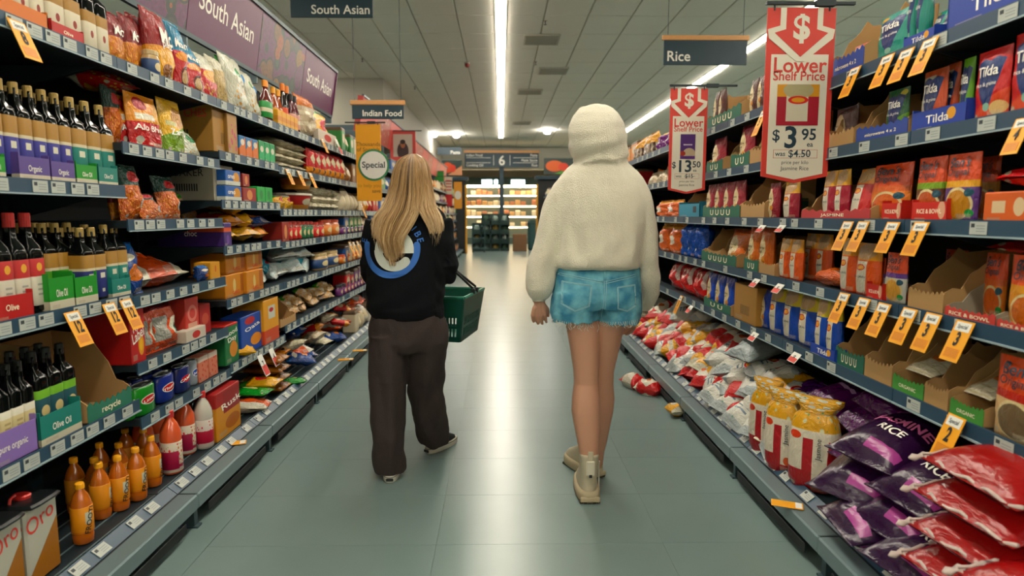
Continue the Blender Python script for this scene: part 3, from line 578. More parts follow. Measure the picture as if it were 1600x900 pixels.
def carton(nm, lip, word, ink='c', w_=.2, d_=.3, hf=.07, hb=.2, side=1, inner=CARD, ws=.03):
    """shelf-ready carton: high back, side walls swooping down to a low printed lip"""
    th = .004; parts = []
    m = MB(); m.box(-w_ / 2, w_ / 2, d_ / 2 - th, d_ / 2, 0, hb).box(-w_ / 2, w_ / 2, -d_ / 2, d_ / 2, 0, .003)
    pr = [(-d_ / 2, 0), (-d_ / 2, hf)] + [(-d_ / 2 + d_ * .62 * k / 7, hf + (hb - hf) * (.5 - .5 * math.cos(PI * k / 7)) + .012 * math.sin(k * 2.4)) for k in range(1, 8)] + [(d_ / 2, hb), (d_ / 2, 0)]
    for x in (-w_ / 2, w_ / 2 - th):
        n = len(pr); V = [(x, y, z) for y, z in pr] + [(x + th, y, z) for y, z in pr]
        m.add(V, [tuple(range(n))[::-1], tuple(range(n, 2 * n))] + [(i, (i + 1) % n, (i + 1) % n + n, i + n) for i in range(n)])
    parts.append(('carton', m.me('carton', inner)))
    V = []; nn = 16
    for k in range(nn + 1):
        u = k / nn; V.append((-w_ / 2 + w_ * u, hf + .006 * (1 if k % 2 else -1) - .01 * math.sin(PI * u)))
    parts.append(('front_lip', MB().prism([(w_ / 2, 0), (-w_ / 2, 0)] + V, -d_ / 2 - .003, -d_ / 2).me('front_lip', mat('lip_' + nm, lip, .6))))
    t = text_mesh(word, ws, INK[ink], .02).copy(); t.transform(T(0, -d_ / 2 - .0045, hf * .42)); parts.append(('lettering', t))
    for sx in (-1, 1):     # printed code on each side
        q = MB().box(sx * w_ / 2 - .001, sx * w_ / 2 + .001, d_ * .12, d_ * .36, .03, .09).me('side_print', PB('code', '2c4a34', [('rect', .0, 1, .1, .9, '6a5a38'), ('bars', 0, 1, .2, .8, 1., '2c4a34')]))
        parts.append(('side_print', q))
    reg('carton_' + nm, 'display_carton', w_, d_, hb, parts, True)
carton('green', '1c5f4a', 'U U U U', w_=.3, ws=.045); carton('greenshort', '1c5f4a', 'U U', w_=.16, ws=.045); carton('kraft', 'a5804f', ' ', w_=.2); carton('lime', '3f8a34', 'ORGANIC', w_=.18, ws=.022); carton('white', '1f6a54', 'recycle', w_=.2, hb=.26, hf=.06, inner=CARD)
carton('redlip', 'b8342c', 'RICE & BOWL', w_=.18, hf=.05, inner=mat('card_grey', '8a8270', .8), ws=.024); carton('bluelip', '24408c', 'microwave 4 x 2', w_=.22, ws=.02); carton('redtray', 'b03034', 'JASMINE', w_=.24, hf=.055, ws=.022)

# ================================================================== snack side, bay by bay
G_OIL = 'square oil bottles'
A1, A2, A3, A4 = LEV_A; B1, B2, B3, B4, B5, B6 = LEV_B; C1, C2, C3, C4, C5, C6 = LEV_C; D1, D2, D3, D4, D5, D6 = LEV_D
BZ = .152; LBX = -1.44
# top shelf
put('L', 'tray_orange', A1, -30, 76, 0, 'orange display tray on the top shelf by the oil', 'tray', h=.055, d=.2)
put('L', 'oil_white', A1, -34, 72, 0, 'white-labelled oil bottle in the orange tray', 'bottle', n=4, sb=.03, h=.29, d=.07, dz=.004)
put('L', 'tray_red', A1, 78, 131, 0, 'red display tray on the top shelf', 'tray', h=.045, d=.2)
put('L', 'oil_white', A1, 76, 130, 0, 'white-labelled oil bottle in the red tray', 'bottle', n=2, sb=.03, h=.29, d=.07, dz=.004)
put('L', 'oil_white', A1, 134, 172, 0, 'white-labelled oil bottle beyond the red tray', 'bottle', n=2, sb=.03, h=.28, d=.07)
put('L', 'ochre', A1, 173, 207, 18, 'small red and amber snack bag beside the oil', 'bag', tilt=.1, sb=.05)
put('L', 'ochre', B1, 207, 228, 25, 'narrow red and amber snack bag, second in line', 'bag', tilt=.1, sb=.06)
put('L', 'ochre', B1, 224, 246, 25, 'red and amber snack bag behind the little jar', 'bag', tilt=.12, sb=.09)
put('L', 'jar_paste', B1, 239, 256, 80, 'small dark-lidded jar between the red snack bags', 'jar', sb=.02, d=.07)
put('L', 'ochre2', B1, 250, 286, 20, 'big red and amber snack bag lettered in white', 'bag', tilt=.12, sb=.02)
put('L', 'bluered', B1, 283, 307, 38, 'blue-topped red snack bag, near one of two', 'bag', tilt=.12, sb=.03)
put('L', 'bluered', B1, 303, 333, 66, 'blue-topped red snack bag, further one of two', 'bag', tilt=.25, sb=.02)
put('L', 'redyel', B1, 326, 352, 84, 'red and gold snack bag leaning on its neighbour', 'bag', tilt=.22, sb=.03)
put('L', 'beige', C1, 344, 366, 90, 'beige snack bag on the top shelf', 'bag', tilt=.15, sb=.04)
put('L', 'greentop', C1, 359, 380, 92, 'grey snack bag with green top edge', 'bag', tilt=.12, sb=.06)
put('L', 'whitegreen', C1, 372, 400, 87, 'large white snack bag with green emblem', 'bag', tilt=.2, sb=.01)
put('L', 'whitegreen', C1, 397, 417, 110, 'white snack bag with blue patch', 'bag', tilt=.25, sb=.02)
put('L', 'sauce_green', C1, 417, 431, 127, 'sauce bottle with green label and orange cap', 'bottle', n=1, d=.07)
put('L', 'sauce_amber', C1, 431, 447, 137, 'amber sauce bottle with orange cap', 'bottle', n=2, d=.065, sb=.06)
put('L', 'sauce_dark', D1, 447, 460, 132, 'dark sauce bottle with orange label', 'bottle', n=2, d=.07, sb=.04)
put('L', 'sauce_pink', D1, 460, 471, 148, 'pink-labelled sauce bottle before the cello bag', 'bottle', n=2, d=.07)
put('L', 'yelpk', D1, 434, 466, 178, 'small yellow sachet box in a row', 'box', n=5, sb=.0, d=.07, h=.1)
put('L', 'cello', D1, 477, 502, 152, 'clear bag tied with an orange top', 'bag', tilt=.05, sb=.02)
put('L', 'yellowpack', D1, 501, 523, 170, 'yellow and green bag on a white card', 'bag', tilt=.2, sb=.05)
put('L', 'whitetray', D1, 497, 526, 200, 'white card strip under the yellow bag', 'box', h=.1, d=.04, sb=.0)
# second shelf, oil
for key, a, b, nn, lb in (('oil_purple', -14, 117, 6, 'purple-labelled oil bottle on the second shelf'), ('oil_teal', 118, 184, 3, 'teal-labelled oil bottle on the second shelf')):
    put('L', key, A2, a, b, 112, lb, 'bottle', n=nn, sb=.035, d=.07, h=.31, back=2, group=lb + 's', dz=.004, gap=.9)
put('L', 'tray_green', A2, -22, 8, 240, 'green tray at the second shelf end', 'tray', h=.065, d=.24)
put('L', 'tray_purple', A2, 28, 78, 245, 'purple tray under oil bottles, near one', 'tray', h=.075, d=.26)
put('L', 'tray_purple', A2, 79, 117, 245, 'purple tray under oil bottles, further one', 'tray', h=.07, d=.26)
put('L', 'tray_green', A2, 118, 152, 250, 'green tray beside the purple trays', 'tray', h=.07, d=.26)
put('L', 'tray_teal', A2, 153, 184, 250, 'teal tray beside the purple trays', 'tray', h=.07, d=.26)
# third shelf, oil
put('L', 'oil_redcap', A3, 2, 76, 340, 'red-capped oil bottle with red and white label', 'bottle', n=3, sb=.03, d=.072, h=.325, dz=.004)
put('L', 'tray_red', A3, -20, 53, 470, 'red tray below the red-capped oil bottles', 'tray', h=.075, d=.25)
put('L', 'oil_lime', A3, 77, 134, 350, 'lime-labelled oil bottle in a green carton', 'bottle', n=3, sb=.08, d=.068, h=.29, back=1, group='lime-labelled oil bottles', dz=.004)
put('L', 'oil_navy', A3, 135, 170, 350, 'navy-labelled oil bottle on the third shelf', 'bottle', n=2, sb=.02, d=.068, h=.275, back=2, group='navy-labelled oil bottles')
put('L', 'oil_teal', A3, 172, 203, 352, 'teal-labelled oil bottle on the third shelf', 'bottle', n=2, sb=.03, d=.068, h=.28, back=2, group='teal-labelled oil bottles on third shelf', dz=.004)
put('L', 'tray_green', A3, 76, 116, 440, 'green open carton below lime-labelled bottles, near one', 'tray', h=.11, d=.22)
put('L', 'tray_green', A3, 117, 153, 440, 'green open carton below lime-labelled bottles, further one', 'tray', h=.10, d=.22)
put('L', 'tray_teal', A3, 174, 204, 460, 'teal tray on the third oil shelf', 'tray', h=.07, d=.2)
# fourth shelf, dark oil
put('L', 'oil_dark', A4, -16, 60, 560, 'black oil bottle with cream label in lilac tray', 'bottle', n=4, sb=.03, d=.068, h=.29, back=1, group='black oil bottles with cream labels', dz=.004)
put('L', 'oil_green', A4, 62, 124, 570, 'black oil bottle with green and tan label', 'bottle', n=3, sb=.05, d=.068, h=.30, back=1, group='black oil bottles with green labels', dz=.004)
put('L', 'tray_lilac', A4, -22, 60, 660, 'lilac tray holding black oil bottles', 'tray', h=.105, d=.24)
put('L', 'tray_teal', A4, 62, 128, 645, 'teal carton holding green-labelled oil bottles', 'tray', h=.1, d=.26)
put('L', 'carton_white', A4, 134, 205, 528, 'empty brown carton with green lip and steep sides', 'carton', h=.30, d=.3)
# base deck: tins, juice
def tin(px0, px1, ytop, label):
    K0 = 'tin'
    if K0 not in K:
        w_, d_, h_ = .17, .12, .3
        body = MB().bev(-w_ / 2, w_ / 2, -d_ / 2, d_ / 2, 0, h_ - .02, .008).me('tin_body', printed('tin_print', 'b8b8ac', [('diag', .12, .62, '9a6a3c')], .35))
        top = MB().lathe([(w_ / 2 * .97, h_ - .02), (w_ / 2 * .99, h_ - .012), (w_ / 2 * .9, h_ - .006)], 20, 0, 8).me('rim', mat('tin_black', '14181a', .3))
        lid = MB().lathe([(.026, h_ - .006), (.028, h_ + .004), (.024, h_ + .008)], 18).me('lid', REDC)
        hd = MB().tube([(-.06, 0, h_ - .006), (-.055, 0, h_ + .012), (-.03, 0, h_ + .016)], .005).me('handle', REDC)
        t = text_mesh('Oro', .085, REDI, .005).copy(); t.transform(T(-.012, -d_ / 2 - .001, h_ * .74) @ Matrix.Rotation(-.25, 4, 'Y'))
        sd = MB().box(-w_ / 2 - .001, -w_ / 2, -.04, .04, .02, .12).me('side_print', mat('tin_green', '2f9a54', .4))
        t2 = text_mesh('loro', .06, REDI, .005).copy(); t2.transform(T(-w_ / 2 - .002, 0, h_ * .7) @ Matrix.Rotation(-PI / 2, 4, 'Z') @ Matrix.Rotation(-.3, 4, 'Y'))
        reg(K0, 'oil_tin', w_, d_, h_, [('body', body), ('rim', top), ('lid', lid), ('handle', hd), ('lettering', t), ('side_print', sd), ('lettering', t2)], True)
    return put('L', K0, BZ, px0, px1, ytop, label, 'tin', X=-1.48, h=.27, d=.12)
tin(-75, -12, 0, 'white oil tin with red lid at the frame edge')
tin(-10, 42, 0, 'white oil tin with red script, middle of three')
tin(45, 96, 0, 'white oil tin with green panel beside orange bottles')
for k, (px, py) in enumerate(((128, 818), (157, 803), (186, 798), (214, 795), (238, 785))):
    p = atX(px, py, -1.50 - (.0, .07, .0, .02, .0)[k] * 0)
    y = yat(px, -1.5 - (0, .05, .02, 0, .01)[k], .25)
    place('mango', (-1.5 - (0, .05, .02, 0, .01)[k], y, BZ), (0, 0, PI / 2 + random.uniform(-.4, .4)), (1.02, 1.02, 1.08), f'orange juice bottle with yellow cap, {ORD[k]} of the front five', 'bottle')
for k in range(6):
    place('mango', (-1.60 - .08 * (k // 3), 1.0 * yat(150 + 38 * (k % 3), -1.6, .25), BZ), (0, 0, PI / 2 + random.uniform(-.5, .5)), (1.02, 1.02, 1.08), 'orange juice bottle with yellow cap behind the front ones', 'bottle', 'orange juice bottles behind the front five')
for key, px, xo, lb in (('guava', 268, 0, 'pink juice bottle with fruit label, near one of two'), ('guava', 290, .05, 'pink juice bottle with fruit label, further one of two'), ('grape', 302, .09, 'dark grape juice bottle with red cap'), ('litchi', 318, .0, 'clear litchi juice bottle with pink label'), ('litchi', 331, .06, 'second clear litchi juice bottle by the rusk box')):
    place(key, (-1.5 - xo, yat(px, -1.5 - xo, .25), BZ), (0, 0, PI / 2), (1, 1, 1.0), lb, 'bottle')
for k in range(3): place('guava', (-1.63, yat(225 + 20 * k, -1.63, .25), BZ), (0, 0, PI / 2), (1, 1, 1), 'amber juice bottle in shadow behind the pink ones', 'bottle', 'juice bottles in shadow')
put('L', 'rusk', BZ, 338, 377, 604, 'tall red and tan rusk box on the base deck', 'box', X=-1.46, d=.17)
# snack bay B
put('L', 'clearsev', B2, 176, 200, 150, 'glossy orange snack bag beside the purple oil', 'bag', tilt=.05, sb=.07, h=.24)
put('L', 'saffron', B2, 196, 217, 150, 'orange and red snack pouch, behind its twin', 'pouch', tilt=.08, sb=.06)
put('L', 'saffron', B2, 216, 264, 149, 'orange and red snack pouch with white lettering in front', 'pouch', tilt=.08, sb=.01)
put('L', 'limepouch', B2, 264, 298, 157, 'yellow and green snack pouch', 'pouch', tilt=.08, sb=.02)
put('L', 'greentop', B2, 293, 325, 205, 'slumped yellow and green clear snack bag', 'bag', tilt=.5, sb=.02, h=.16)
put('L', 'redyel', B2, 178, 235, 0, 'red snack bag lying on top of the pouches', 'bag', h=.2, dz=.26, tilt=1.45, sb=.03)
put('L', 'clearsev', B3, 200, 236, 258, 'large clear bag of orange crisps', 'bag', tilt=.1, sb=.03)
put('L', 'clearsev', B3, 232, 268, 296, 'slumped bag of orange crisps with dark top', 'bag', tilt=.5, sb=.0)
put('L', 'clearsev', B3, 262, 294, 275, 'bag of orange crisps with green top', 'bag', tilt=.2, sb=.04)
put('L', 'nutpack', B3, 292, 315, 300, 'small dark nut pack behind the orange crisps', 'bag', tilt=.3, sb=.2)
put('L', 'ochre', B3, 180, 199, 290, 'tall brown snack bag in shadow beside the oil', 'bag', tilt=.05, sb=.1)
put('L', 'bluebag', B4, 192, 238, 378, 'blue foil snack bag leaning by the teal oil', 'bag', tilt=.18, sb=.02)
put('L', 'silverorange', B4, 226, 262, 0, 'orange and white bag lying behind the blue one', 'bag', h=.26, dz=.1, tilt=1.35, sb=.1)
put('L', 'orangewhite', B4, 236, 318, 0, 'white and orange bag lying flat on the shelf', 'bag', h=.28, dz=.05, tilt=1.45, sb=.01)
put('L', 'redtea', B5, 205, 228, 470, 'red tea box with tilted white lettering', 'box', sb=.01, d=.2)
put('L', 'silverorange', B5, 229, 252, 478, 'silver and orange bag beside the red tea box', 'bag', tilt=.15, sb=.03)
put('L', 'silverorange', B5, 250, 290, 470, 'large silver and orange bag with gathered top', 'bag', tilt=.15, sb=.01)
put('L', 'pinkbox', B5, 291, 312, 464, 'tall pink tea box with round emblem', 'box', sb=.03, d=.12)
put('L', 'redbox', B5, 312, 330, 475, 'small dark red tea box', 'box', sb=.04, d=.12)
put('L', 'whitetray', B5, 290, 322, 525, 'white tray in front of the pink tea box', 'tray', h=.06, d=.05, sb=.0)
put('L', 'can_green', B6, 204, 216, 590, 'green drink can partly behind the carton', 'can', h=.13, d=.066, sb=.02)
put('L', 'can_green', B6, 219, 250, 582, 'green drink can with red oval', 'can', h=.13, d=.066, sb=.0)
put('L', 'can_blue', B6, 253, 279, 575, 'blue drink can with red and white emblem', 'can', h=.13, d=.066, sb=.01)
put('L', 'can_navy', B6, 282, 303, 572, 'navy drink can with slanted lettering', 'can', n=1, h=.13, d=.066, sb=.01)
put('L', 'can_silver', B6, 302, 312, 572, 'silver and blue drink can', 'can', h=.13, d=.066, sb=.02)
for k in range(4): place('can_blue', (-1.63, 2.72 + .085 * k, B6 + .0185), (0, 0, PI / 2), (1, 1, 1.05), 'blue drink can in the row behind', 'can', 'blue cans behind the front row')
put('L', 'pinkcarton', B6, 311, 341, 556, 'pink drink carton with fruit print', 'carton', n=2, sb=.02, d=.07)
# bay C
put('L', 'kraftbox', C2, 351, 354, 172, 'brown shipping carton with black code on its side', 'box', h=.24, d=.3, sb=.02, gap=12.)
put('L', 'kraftpink', C2, 356, 372, 178, 'brown carton front printed with pink fruit', 'box', h=.22, d=.28, sb=.0)
put('L', 'packrow', C2, 374, 404, 212, 'blue and orange biscuit pack standing on edge', 'pack', n=3, d=.12)
put('L', 'packrow2', C2, 405, 430, 220, 'green biscuit pack standing on edge', 'pack', n=3, d=.12)
put('L', 'greycarton', C3, 349, 352, 266, 'grey shipping carton with black printing', 'box', h=.2, d=.32, sb=.06, gap=10.)
put('L', 'bluebis', C3, 352, 378, 293, 'blue and white biscuit box, lower of two', 'box', h=.085, d=.2)
put('L', 'bluebis', C3, 352, 376, 266, 'blue biscuit box, upper of two', 'box', h=.085, dz=.087, d=.2)
put('L', 'redbis', C3, 379, 390, 0, 'brown biscuit box stacked above another', 'box', h=.075, dz=.09, d=.15)
put('L', 'redbis', C3, 379, 401, 295, 'red biscuit box on the shelf', 'box', h=.085, d=.15)
put('L', 'greenbis', C3, 402, 426, 288, 'light green biscuit box', 'box', n=2, h=.1, d=.15)
put('L', 'purple', C4, 350, 362, 355, 'dark purple chocolate box with orange band', 'box', h=.13, d=.36, sb=.0)
for k, (a, b, key, dz) in enumerate(((362, 385, 'yellowpack', .02), (385, 412, 'yellowpack', .02), (412, 434, 'redpack', .02), (365, 390, 'redpack', .1), (390, 415, 'yellowpack', .1), (372, 400, 'yellowpack', .18), (402, 430, 'bluebag', .09))):
    put('L', key, C4, a, b, 0, f'yellow and red round-ended pack, {ORD[k]} in the tumbled pile', 'pack', h=.2, dz=dz + .03, tilt=1.4, sb=.0, yaw=random.uniform(-.3, .3), d=.075)
put('L', 'cake', C5, 351, 384, 428, 'orange cake box, lower near one', 'box', h=.13, d=.2, sb=.03)
put('L', 'cake', C5, 385, 412, 428, 'orange cake box, lower further one', 'box', h=.13, d=.2, sb=.01)
put('L', 'cake', C5, 352, 384, 392, 'orange cake box, upper near one', 'box', h=.12, dz=.132, d=.2, sb=.05)
put('L', 'cake', C5, 385, 410, 392, 'orange cake box, upper further one', 'box', h=.12, dz=.132, d=.2, sb=.04)
put('L', 'cakesmall', B4, 329, 344, 428, 'small orange cake box at the shelf end', 'box', h=.09, d=.09)
put('L', 'bluebag', B4, 316, 329, 430, 'small blue round pack beside the cake boxes', 'pack', h=.08, d=.06)
put('L', 'green', C6, 352, 374, 505, 'green biscuit box with white lettering', 'box', d=.22)
put('L', 'blue', C6, 377, 412, 490, 'blue cereal box with side panel', 'box', d=.12, sb=.02)
put('L', 'yellow', C6, 413, 437, 466, 'tall yellow and red cereal box', 'box', d=.2, sb=.0)
# bay D and E
def piles(side, spec):
    for (key, z, a, b, rows, n_, label, cat, hh, dd, sb) in spec:
        for r in range(rows):
            put(side, key, z, a, b, 0, label if rows == 1 else f'{label}, {["bottom", "second", "third", "top"][r]} layer', cat, n=n_, h=hh, d=dd, dz=r * dd * .9 + dd * .45, tilt=1.5, sb=sb + random.uniform(0, .02), jit=.12)
piles('L', [('whitepack', D2, 444, 486, 4, 3, 'cream noodle pack in a tall stack', 'pack', .24, .06, 0)])
put('L', 'redpack', D2, 486, 512, 232, 'red and amber noodle pack standing beyond the stack', 'pack', n=3, d=.08)
put('L', 'redpack', D2, 513, 543, 236, 'red noodle pack beside the yellow flag', 'pack', n=4, d=.09, tilt=.1)
put('L', 'tub_amber', D3, 444, 474, 308, 'amber food tub behind the yellow packs', 'tub', n=2, h=.11, sb=.12)
put('L', 'yellowpack', D3, 442, 466, 305, 'yellow pack slumped before the tubs', 'pack', n=2, d=.1, tilt=.6)
put('L', 'tub_red', D3, 470, 496, 302, 'red-topped food tub, near end of its shelf', 'tub', n=1, sb=.02)
put('L', 'tub_amber', D3, 474, 496, 0, 'amber tub stacked on the red one', 'tub', n=1, h=.1, dz=.17, sb=.06)
piles('L', [('whitepack', D3, 497, 536, 3, 4, 'white round pack stacked past the tubs', 'pack', .16, .07, 0)])
put('L', 'jar_red', D4, 452, 474, 346, 'red-labelled jar on the jar shelf', 'jar', n=3, d=.08)
put('L', 'jar_green', D4, 474, 492, 346, 'green-labelled jar on the jar shelf', 'jar', n=3, d=.08)
put('L', 'redbis', D4, 441, 452, 350, 'orange open box beside the jars', 'box', d=.14, h=.14)
put('L', 'jar_red', D4, 493, 509, 347, 'tall red jar beside the orange jar', 'jar', n=2, d=.08)
put('L', 'jar_orange', D4, 510, 534, 343, 'large orange pickle jar', 'jar', n=2, d=.12)
put('L', 'jar_purple', D4, 536, 570, 352, 'dark jar behind the long-haired shopper', 'jar', n=6, d=.08)
for k, (a, b, z_, tl, dz) in enumerate(((416, 436, C5, 1.1, .03), (436, 452, D5, .9, .03), (443, 462, D5, 1.3, .05), (460, 480, D5, .9, .04), (448, 470, D5, 1.3, .16), (468, 492, D5, 1.2, .14), (480, 500, D5, .7, .02))):
    put('L', 'tealbag', z_, a, b, 0, f'teal and white bag, {ORD[k]} in the heap of blue bags', 'bag', h=.22, dz=dz, tilt=tl, sb=.02, d=.1, yaw=random.uniform(-.4, .4))
put('L', 'jar_paste', D5, 500, 534, 395, 'large cream paste jar with blue label', 'jar', n=2, d=.12)
put('L', 'jar_orange', D5, 535, 570, 398, 'orange jar by the black sweatshirt', 'jar', n=5, d=.08)
put('L', 'carton_kraft', D6, 437, 462, 472, 'brown open carton of nuts', 'carton', h=.16, d=.22)
for k in range(8):
    a = 462 + 8 * k
    put('L', 'nutpack', D6, a, a + 13, 0, f'clear nut pack with green top, {ORD[k]} along', 'pack', h=.17, dz=.03 + .05 * (k % 2), tilt=1.0 + .2 * (k % 3), sb=.02, d=.07, yaw=random.uniform(-.3, .3))
put('L', 'jar_purple', D6, 532, 572, 445, 'purple and amber jar on the lower jar shelf', 'jar', n=8, d=.07)
# base deck beyond the rusk box: lying packs
def lay(key, x, y, z, rz, label, cat, s=(1, 1, 1), roll=0, pitch=0, group=None):
    oname, w0, d0, h0 = K[key][:4]
    M = Matrix.Translation((x, y, z)) @ Matrix.Rotation(rz, 4, 'Z') @ Matrix.Rotation(pitch, 4, 'X') @ Matrix.Rotation(roll, 4, 'Y') @ Matrix.Rotation(-PI / 2, 4, 'X') @ T(0, 0, -h0 * s[2] / 2)
    return place(key, M.to_translation(), M.to_euler(), s, label, cat, group)
DK_ = .155
lay('orangewhite', -1.5, 3.72, DK_ + .04, PI / 2 + .1, 'white and orange pack lying by the rusk box', 'pack', (.75, .8, .8))
lay('greenpack', -1.52, 3.80, DK_ + .10, PI / 2 - .1, 'green pack lying on the white pack', 'pack', (.9, .8, 1))
lay('yellowpack', -1.5, 3.93, DK_ + .12, PI / 2, 'yellow pack on top of the green one', 'pack', (1, .8, 1))
lay('yellowpack', -1.58, 3.75, DK_ + .36, PI / 2 + .5, 'yellow pack lying high beneath the ticket rail', 'pack', (1, .8, 1))
for k in range(4): lay('brownpack', -1.55, 4.15, DK_ + .035 + .062 * k, PI / 2 + random.uniform(-.06, .06), f'brown biscuit pack, {ORD[k]} up in its stack', 'pack', (1.1, 1, 1.05))
lay('greenpack', -1.43, 4.30, DK_ + .03, PI / 2 + .6, 'small green pack beside the brown stack', 'pack', (.7, .8, .7))
rr = random.Random(5)
for k in range(24):
    key = rr.choice(['redpack', 'orangewhite', 'silverorange', 'bluebag', 'redpack', 'whitepack', 'cello', 'nutpack'])
    y = 4.45 + .115 * k + rr.uniform(-.03, .03)
    lay(key, -1.5 - rr.uniform(0, .18), y, DK_ + .045 + .08 * (k % 3) + .03 * (k % 2), PI / 2 + rr.uniform(-.7, .7), f'tumbled {dict(redpack="red", orangewhite="orange and white", silverorange="silver and orange", bluebag="blue", whitepack="cream", cello="clear", nutpack="nut")[key]} bag on the base deck, {ORD[k % 12]} {"along" if k < 12 else "further along"}', 'bag', (.95, .9, .8), rr.uniform(-.25, .25), rr.uniform(-.3, .3))

# ================================================================== rice side
R1, R2, R3, R4, R5 = LEV_R
def P(key, z, a, b, yt, label, cat='pouch', **k): return put('R', key, z, b, a, yt, label, cat, **k)
# top shelf
P('tray_blue', R1, 1478, 1640, 0, 'long blue tray high in the corner', 'tray', h=.1, d=.25)
P('heart_teal', R1, 1500, 1620, 0, 'teal rice pouch in the corner tray', n=3, h=.22, sb=.03, dz=.004)
P('heart_teal', R1, 1446, 1478, 8, 'teal rice pouch slumped beside the blue tray', n=2, sb=.05, tilt=.3)
P('tray_blue', R1, 1412, 1462, 0, 'small blue lip in front of slumped teal pouches', 'tray', h=.04, d=.2)
P('heart_teal', R1, 1362, 1412, 20, 'large teal rice pouch with dark heart', sb=.02, tilt=.05, n=1)
for k in range(2): put('R', 'heart_teal', R1, 1425 + 14 * k, 1413 + 14 * k, 6, f'teal rice pouch standing {("close", "further")[k]} behind the large one', 'pouch', sb=.03, d=.05, h=.27)
P('carton_bluelip', R1, 1296, 1352, 50, 'brown carton with torn blue lip on the top shelf', 'carton', h=.24, d=.28)
P('heart_white', R1, 1330, 1352, 70, 'white and blue pouch in the torn carton', sb=.05, dz=.005)
P('ww_brown', R1, 1168, 1192, 118, 'brown rice pouch on the top shelf by the banner', n=2, sb=.02)
P('orangebag', R1, 1190, 1222, 108, 'orange bag above the brown pouches', 'bag', sb=.08)
P('carton_green', R1, 1102, 1160, 132, 'green-lipped carton on the top shelf', 'carton', h=.24, d=.28)
P('ww_brown', R1, 1112, 1128, 148, 'dark rice pouch in the top green-lipped carton', sb=.03, n=2, h=.24, dz=.005)
P('purpbag', R1, 1021, 1052, 200, 'purple and gold lentil bag on the top shelf', 'bag', n=2, tilt=.1, d=.12)
P('yeltie', R1, 986, 1019, 208, 'gold-topped lentil bag beside the cream hood', 'bag', n=2, tilt=.05, d=.12)
P('yeltie', R1, 1040, 1070, 182, 'gold-tied bag lying over the purple bags', 'bag', dz=.17, h=.12, tilt=.4, sb=.05, d=.12)
# second shelf
P('heart_red', R2, 1568, 1640, 46, 'large red rice pouch cut by the frame edge', sb=.02)
P('heart_red', R2, 1514, 1568, 78, 'large red rice pouch with dark heart', sb=.02)
P('heart_lime', R2, 1494, 1513, 92, 'lime rice pouch beside the red one', sb=.05)
P('heart_white', R2, 1432, 1470, 110, 'white and orange rice pouch with dark heart', sb=.03)
P('heart_white', R2, 1469, 1490, 100, 'white rice pouch half hidden beside its twin', sb=.07)
P('heart_green', R2, 1378, 1412, 140, 'dark green rice pouch on the second shelf', sb=.05)
P('tray_blue', R2, 1424, 1512, 0, 'blue tray below the white pouches', 'tray', h=.065, d=.2)
P('carton_bluelip', R2, 1338, 1422, 160, 'blue-lipped carton below the green pouch', 'carton', h=.17, d=.28)
P('carton_kraft', R2, 1288, 1336, 190, 'low brown carton on the second shelf', 'carton', h=.2, d=.26)
P('ww_brown', R2, 1296, 1330, 168, 'brown pouch in the low brown carton', sb=.08, dz=.005)
P('carton_greenshort', R2, 1142, 1172, 206, 'small green-lipped carton behind the large banner', 'carton', h=.24, d=.28)
P('ww_maroon', R2, 1150, 1170, 210, 'maroon rice pouch in the small green-lipped carton', sb=.02, h=.24, dz=.005)
P('carton_kraft', R2, 1172, 1215, 200, 'tall brown carton half hidden by the large banner', 'carton', h=.25, d=.28)
P('carton_greenshort', R2, 1104, 1130, 208, 'green-lipped carton on the second shelf by the small banner', 'carton', h=.22, d=.28)
P('ww_maroon', R2, 1108, 1126, 222, 'maroon rice pouch beside the small banner', sb=.02, h=.22, dz=.005)
P('cello', R2, 1003, 1045, 285, 'white and purple packet on the second shelf', 'bag', n=3, tilt=.8, d=.12, h=.2)
# third shelf
P('orangecarton', R3, 1536, 1610, 310, 'orange display box at the frame edge', 'box', h=.085, d=.2)
P('redbag', R3, 1538, 1620, 0, 'red pack lying on the orange display box', 'pack', h=.2, dz=.125, tilt=1.5, d=.07)
P('bowl_green', R3, 1422, 1466, 246, 'orange rice pouch with green band', sb=.02)
P('bowl_yellow', R3, 1466, 1518, 240, 'orange rice pouch with yellow and purple bands', sb=.01)
P('bowl_amber', R3, 1512, 1550, 245, 'orange rice pouch in shadow behind', sb=.2)
P('tray_bens', R3, 1424, 1482, 0, 'red lip in front of the banded orange pouches', 'tray', h=.062, d=.06, sb=-.002)
P('tray_bens', R3, 1378, 1410, 0, 'small red lip between orange pouches', 'tray', h=.062, d=.1)
P('bowl_plain', R3, 1348, 1408, 256, 'orange rice pouch with large bowl picture', sb=.04, tilt=.05)
P('sun_redyel', R3, 1318, 1346, 262, 'red and yellow rice pouch leaning in red tray', sb=.03, tilt=.2)
P('sun_maroon', R3, 1280, 1318, 265, 'maroon and yellow rice pouch in red tray', n=2, sb=.03)
P('carton_redtray', R3, 1252, 1364, 300, 'long red tray of maroon rice pouches', 'tray', h=.16, d=.25)
P('sun_maroon', R3, 1218, 1240, 284, 'maroon rice pouch with white panel below the banner', n=1, sb=.02)
P('ww_maroon', R3, 1196, 1212, 286, 'maroon pouch beyond the brown carton', n=1, sb=.03)
P('carton_green', R3, 1098, 1158, 290, 'green-lipped carton of maroon rice pouches', 'carton', h=.22, d=.28)
P('ww_maroon', R3, 1100, 1157, 290, 'maroon rice pouch in the wide green-lipped carton', n=4, sb=.025, h=.22, dz=.005)
P('carton_kraft', R3, 1158, 1196, 285, 'brown carton side beyond the maroon pouches', 'carton', h=.24, d=.27)
P('tray_bluecarton', R3, 1060, 1094, 325, 'light blue open carton', 'tray', h=.1, d=.24)
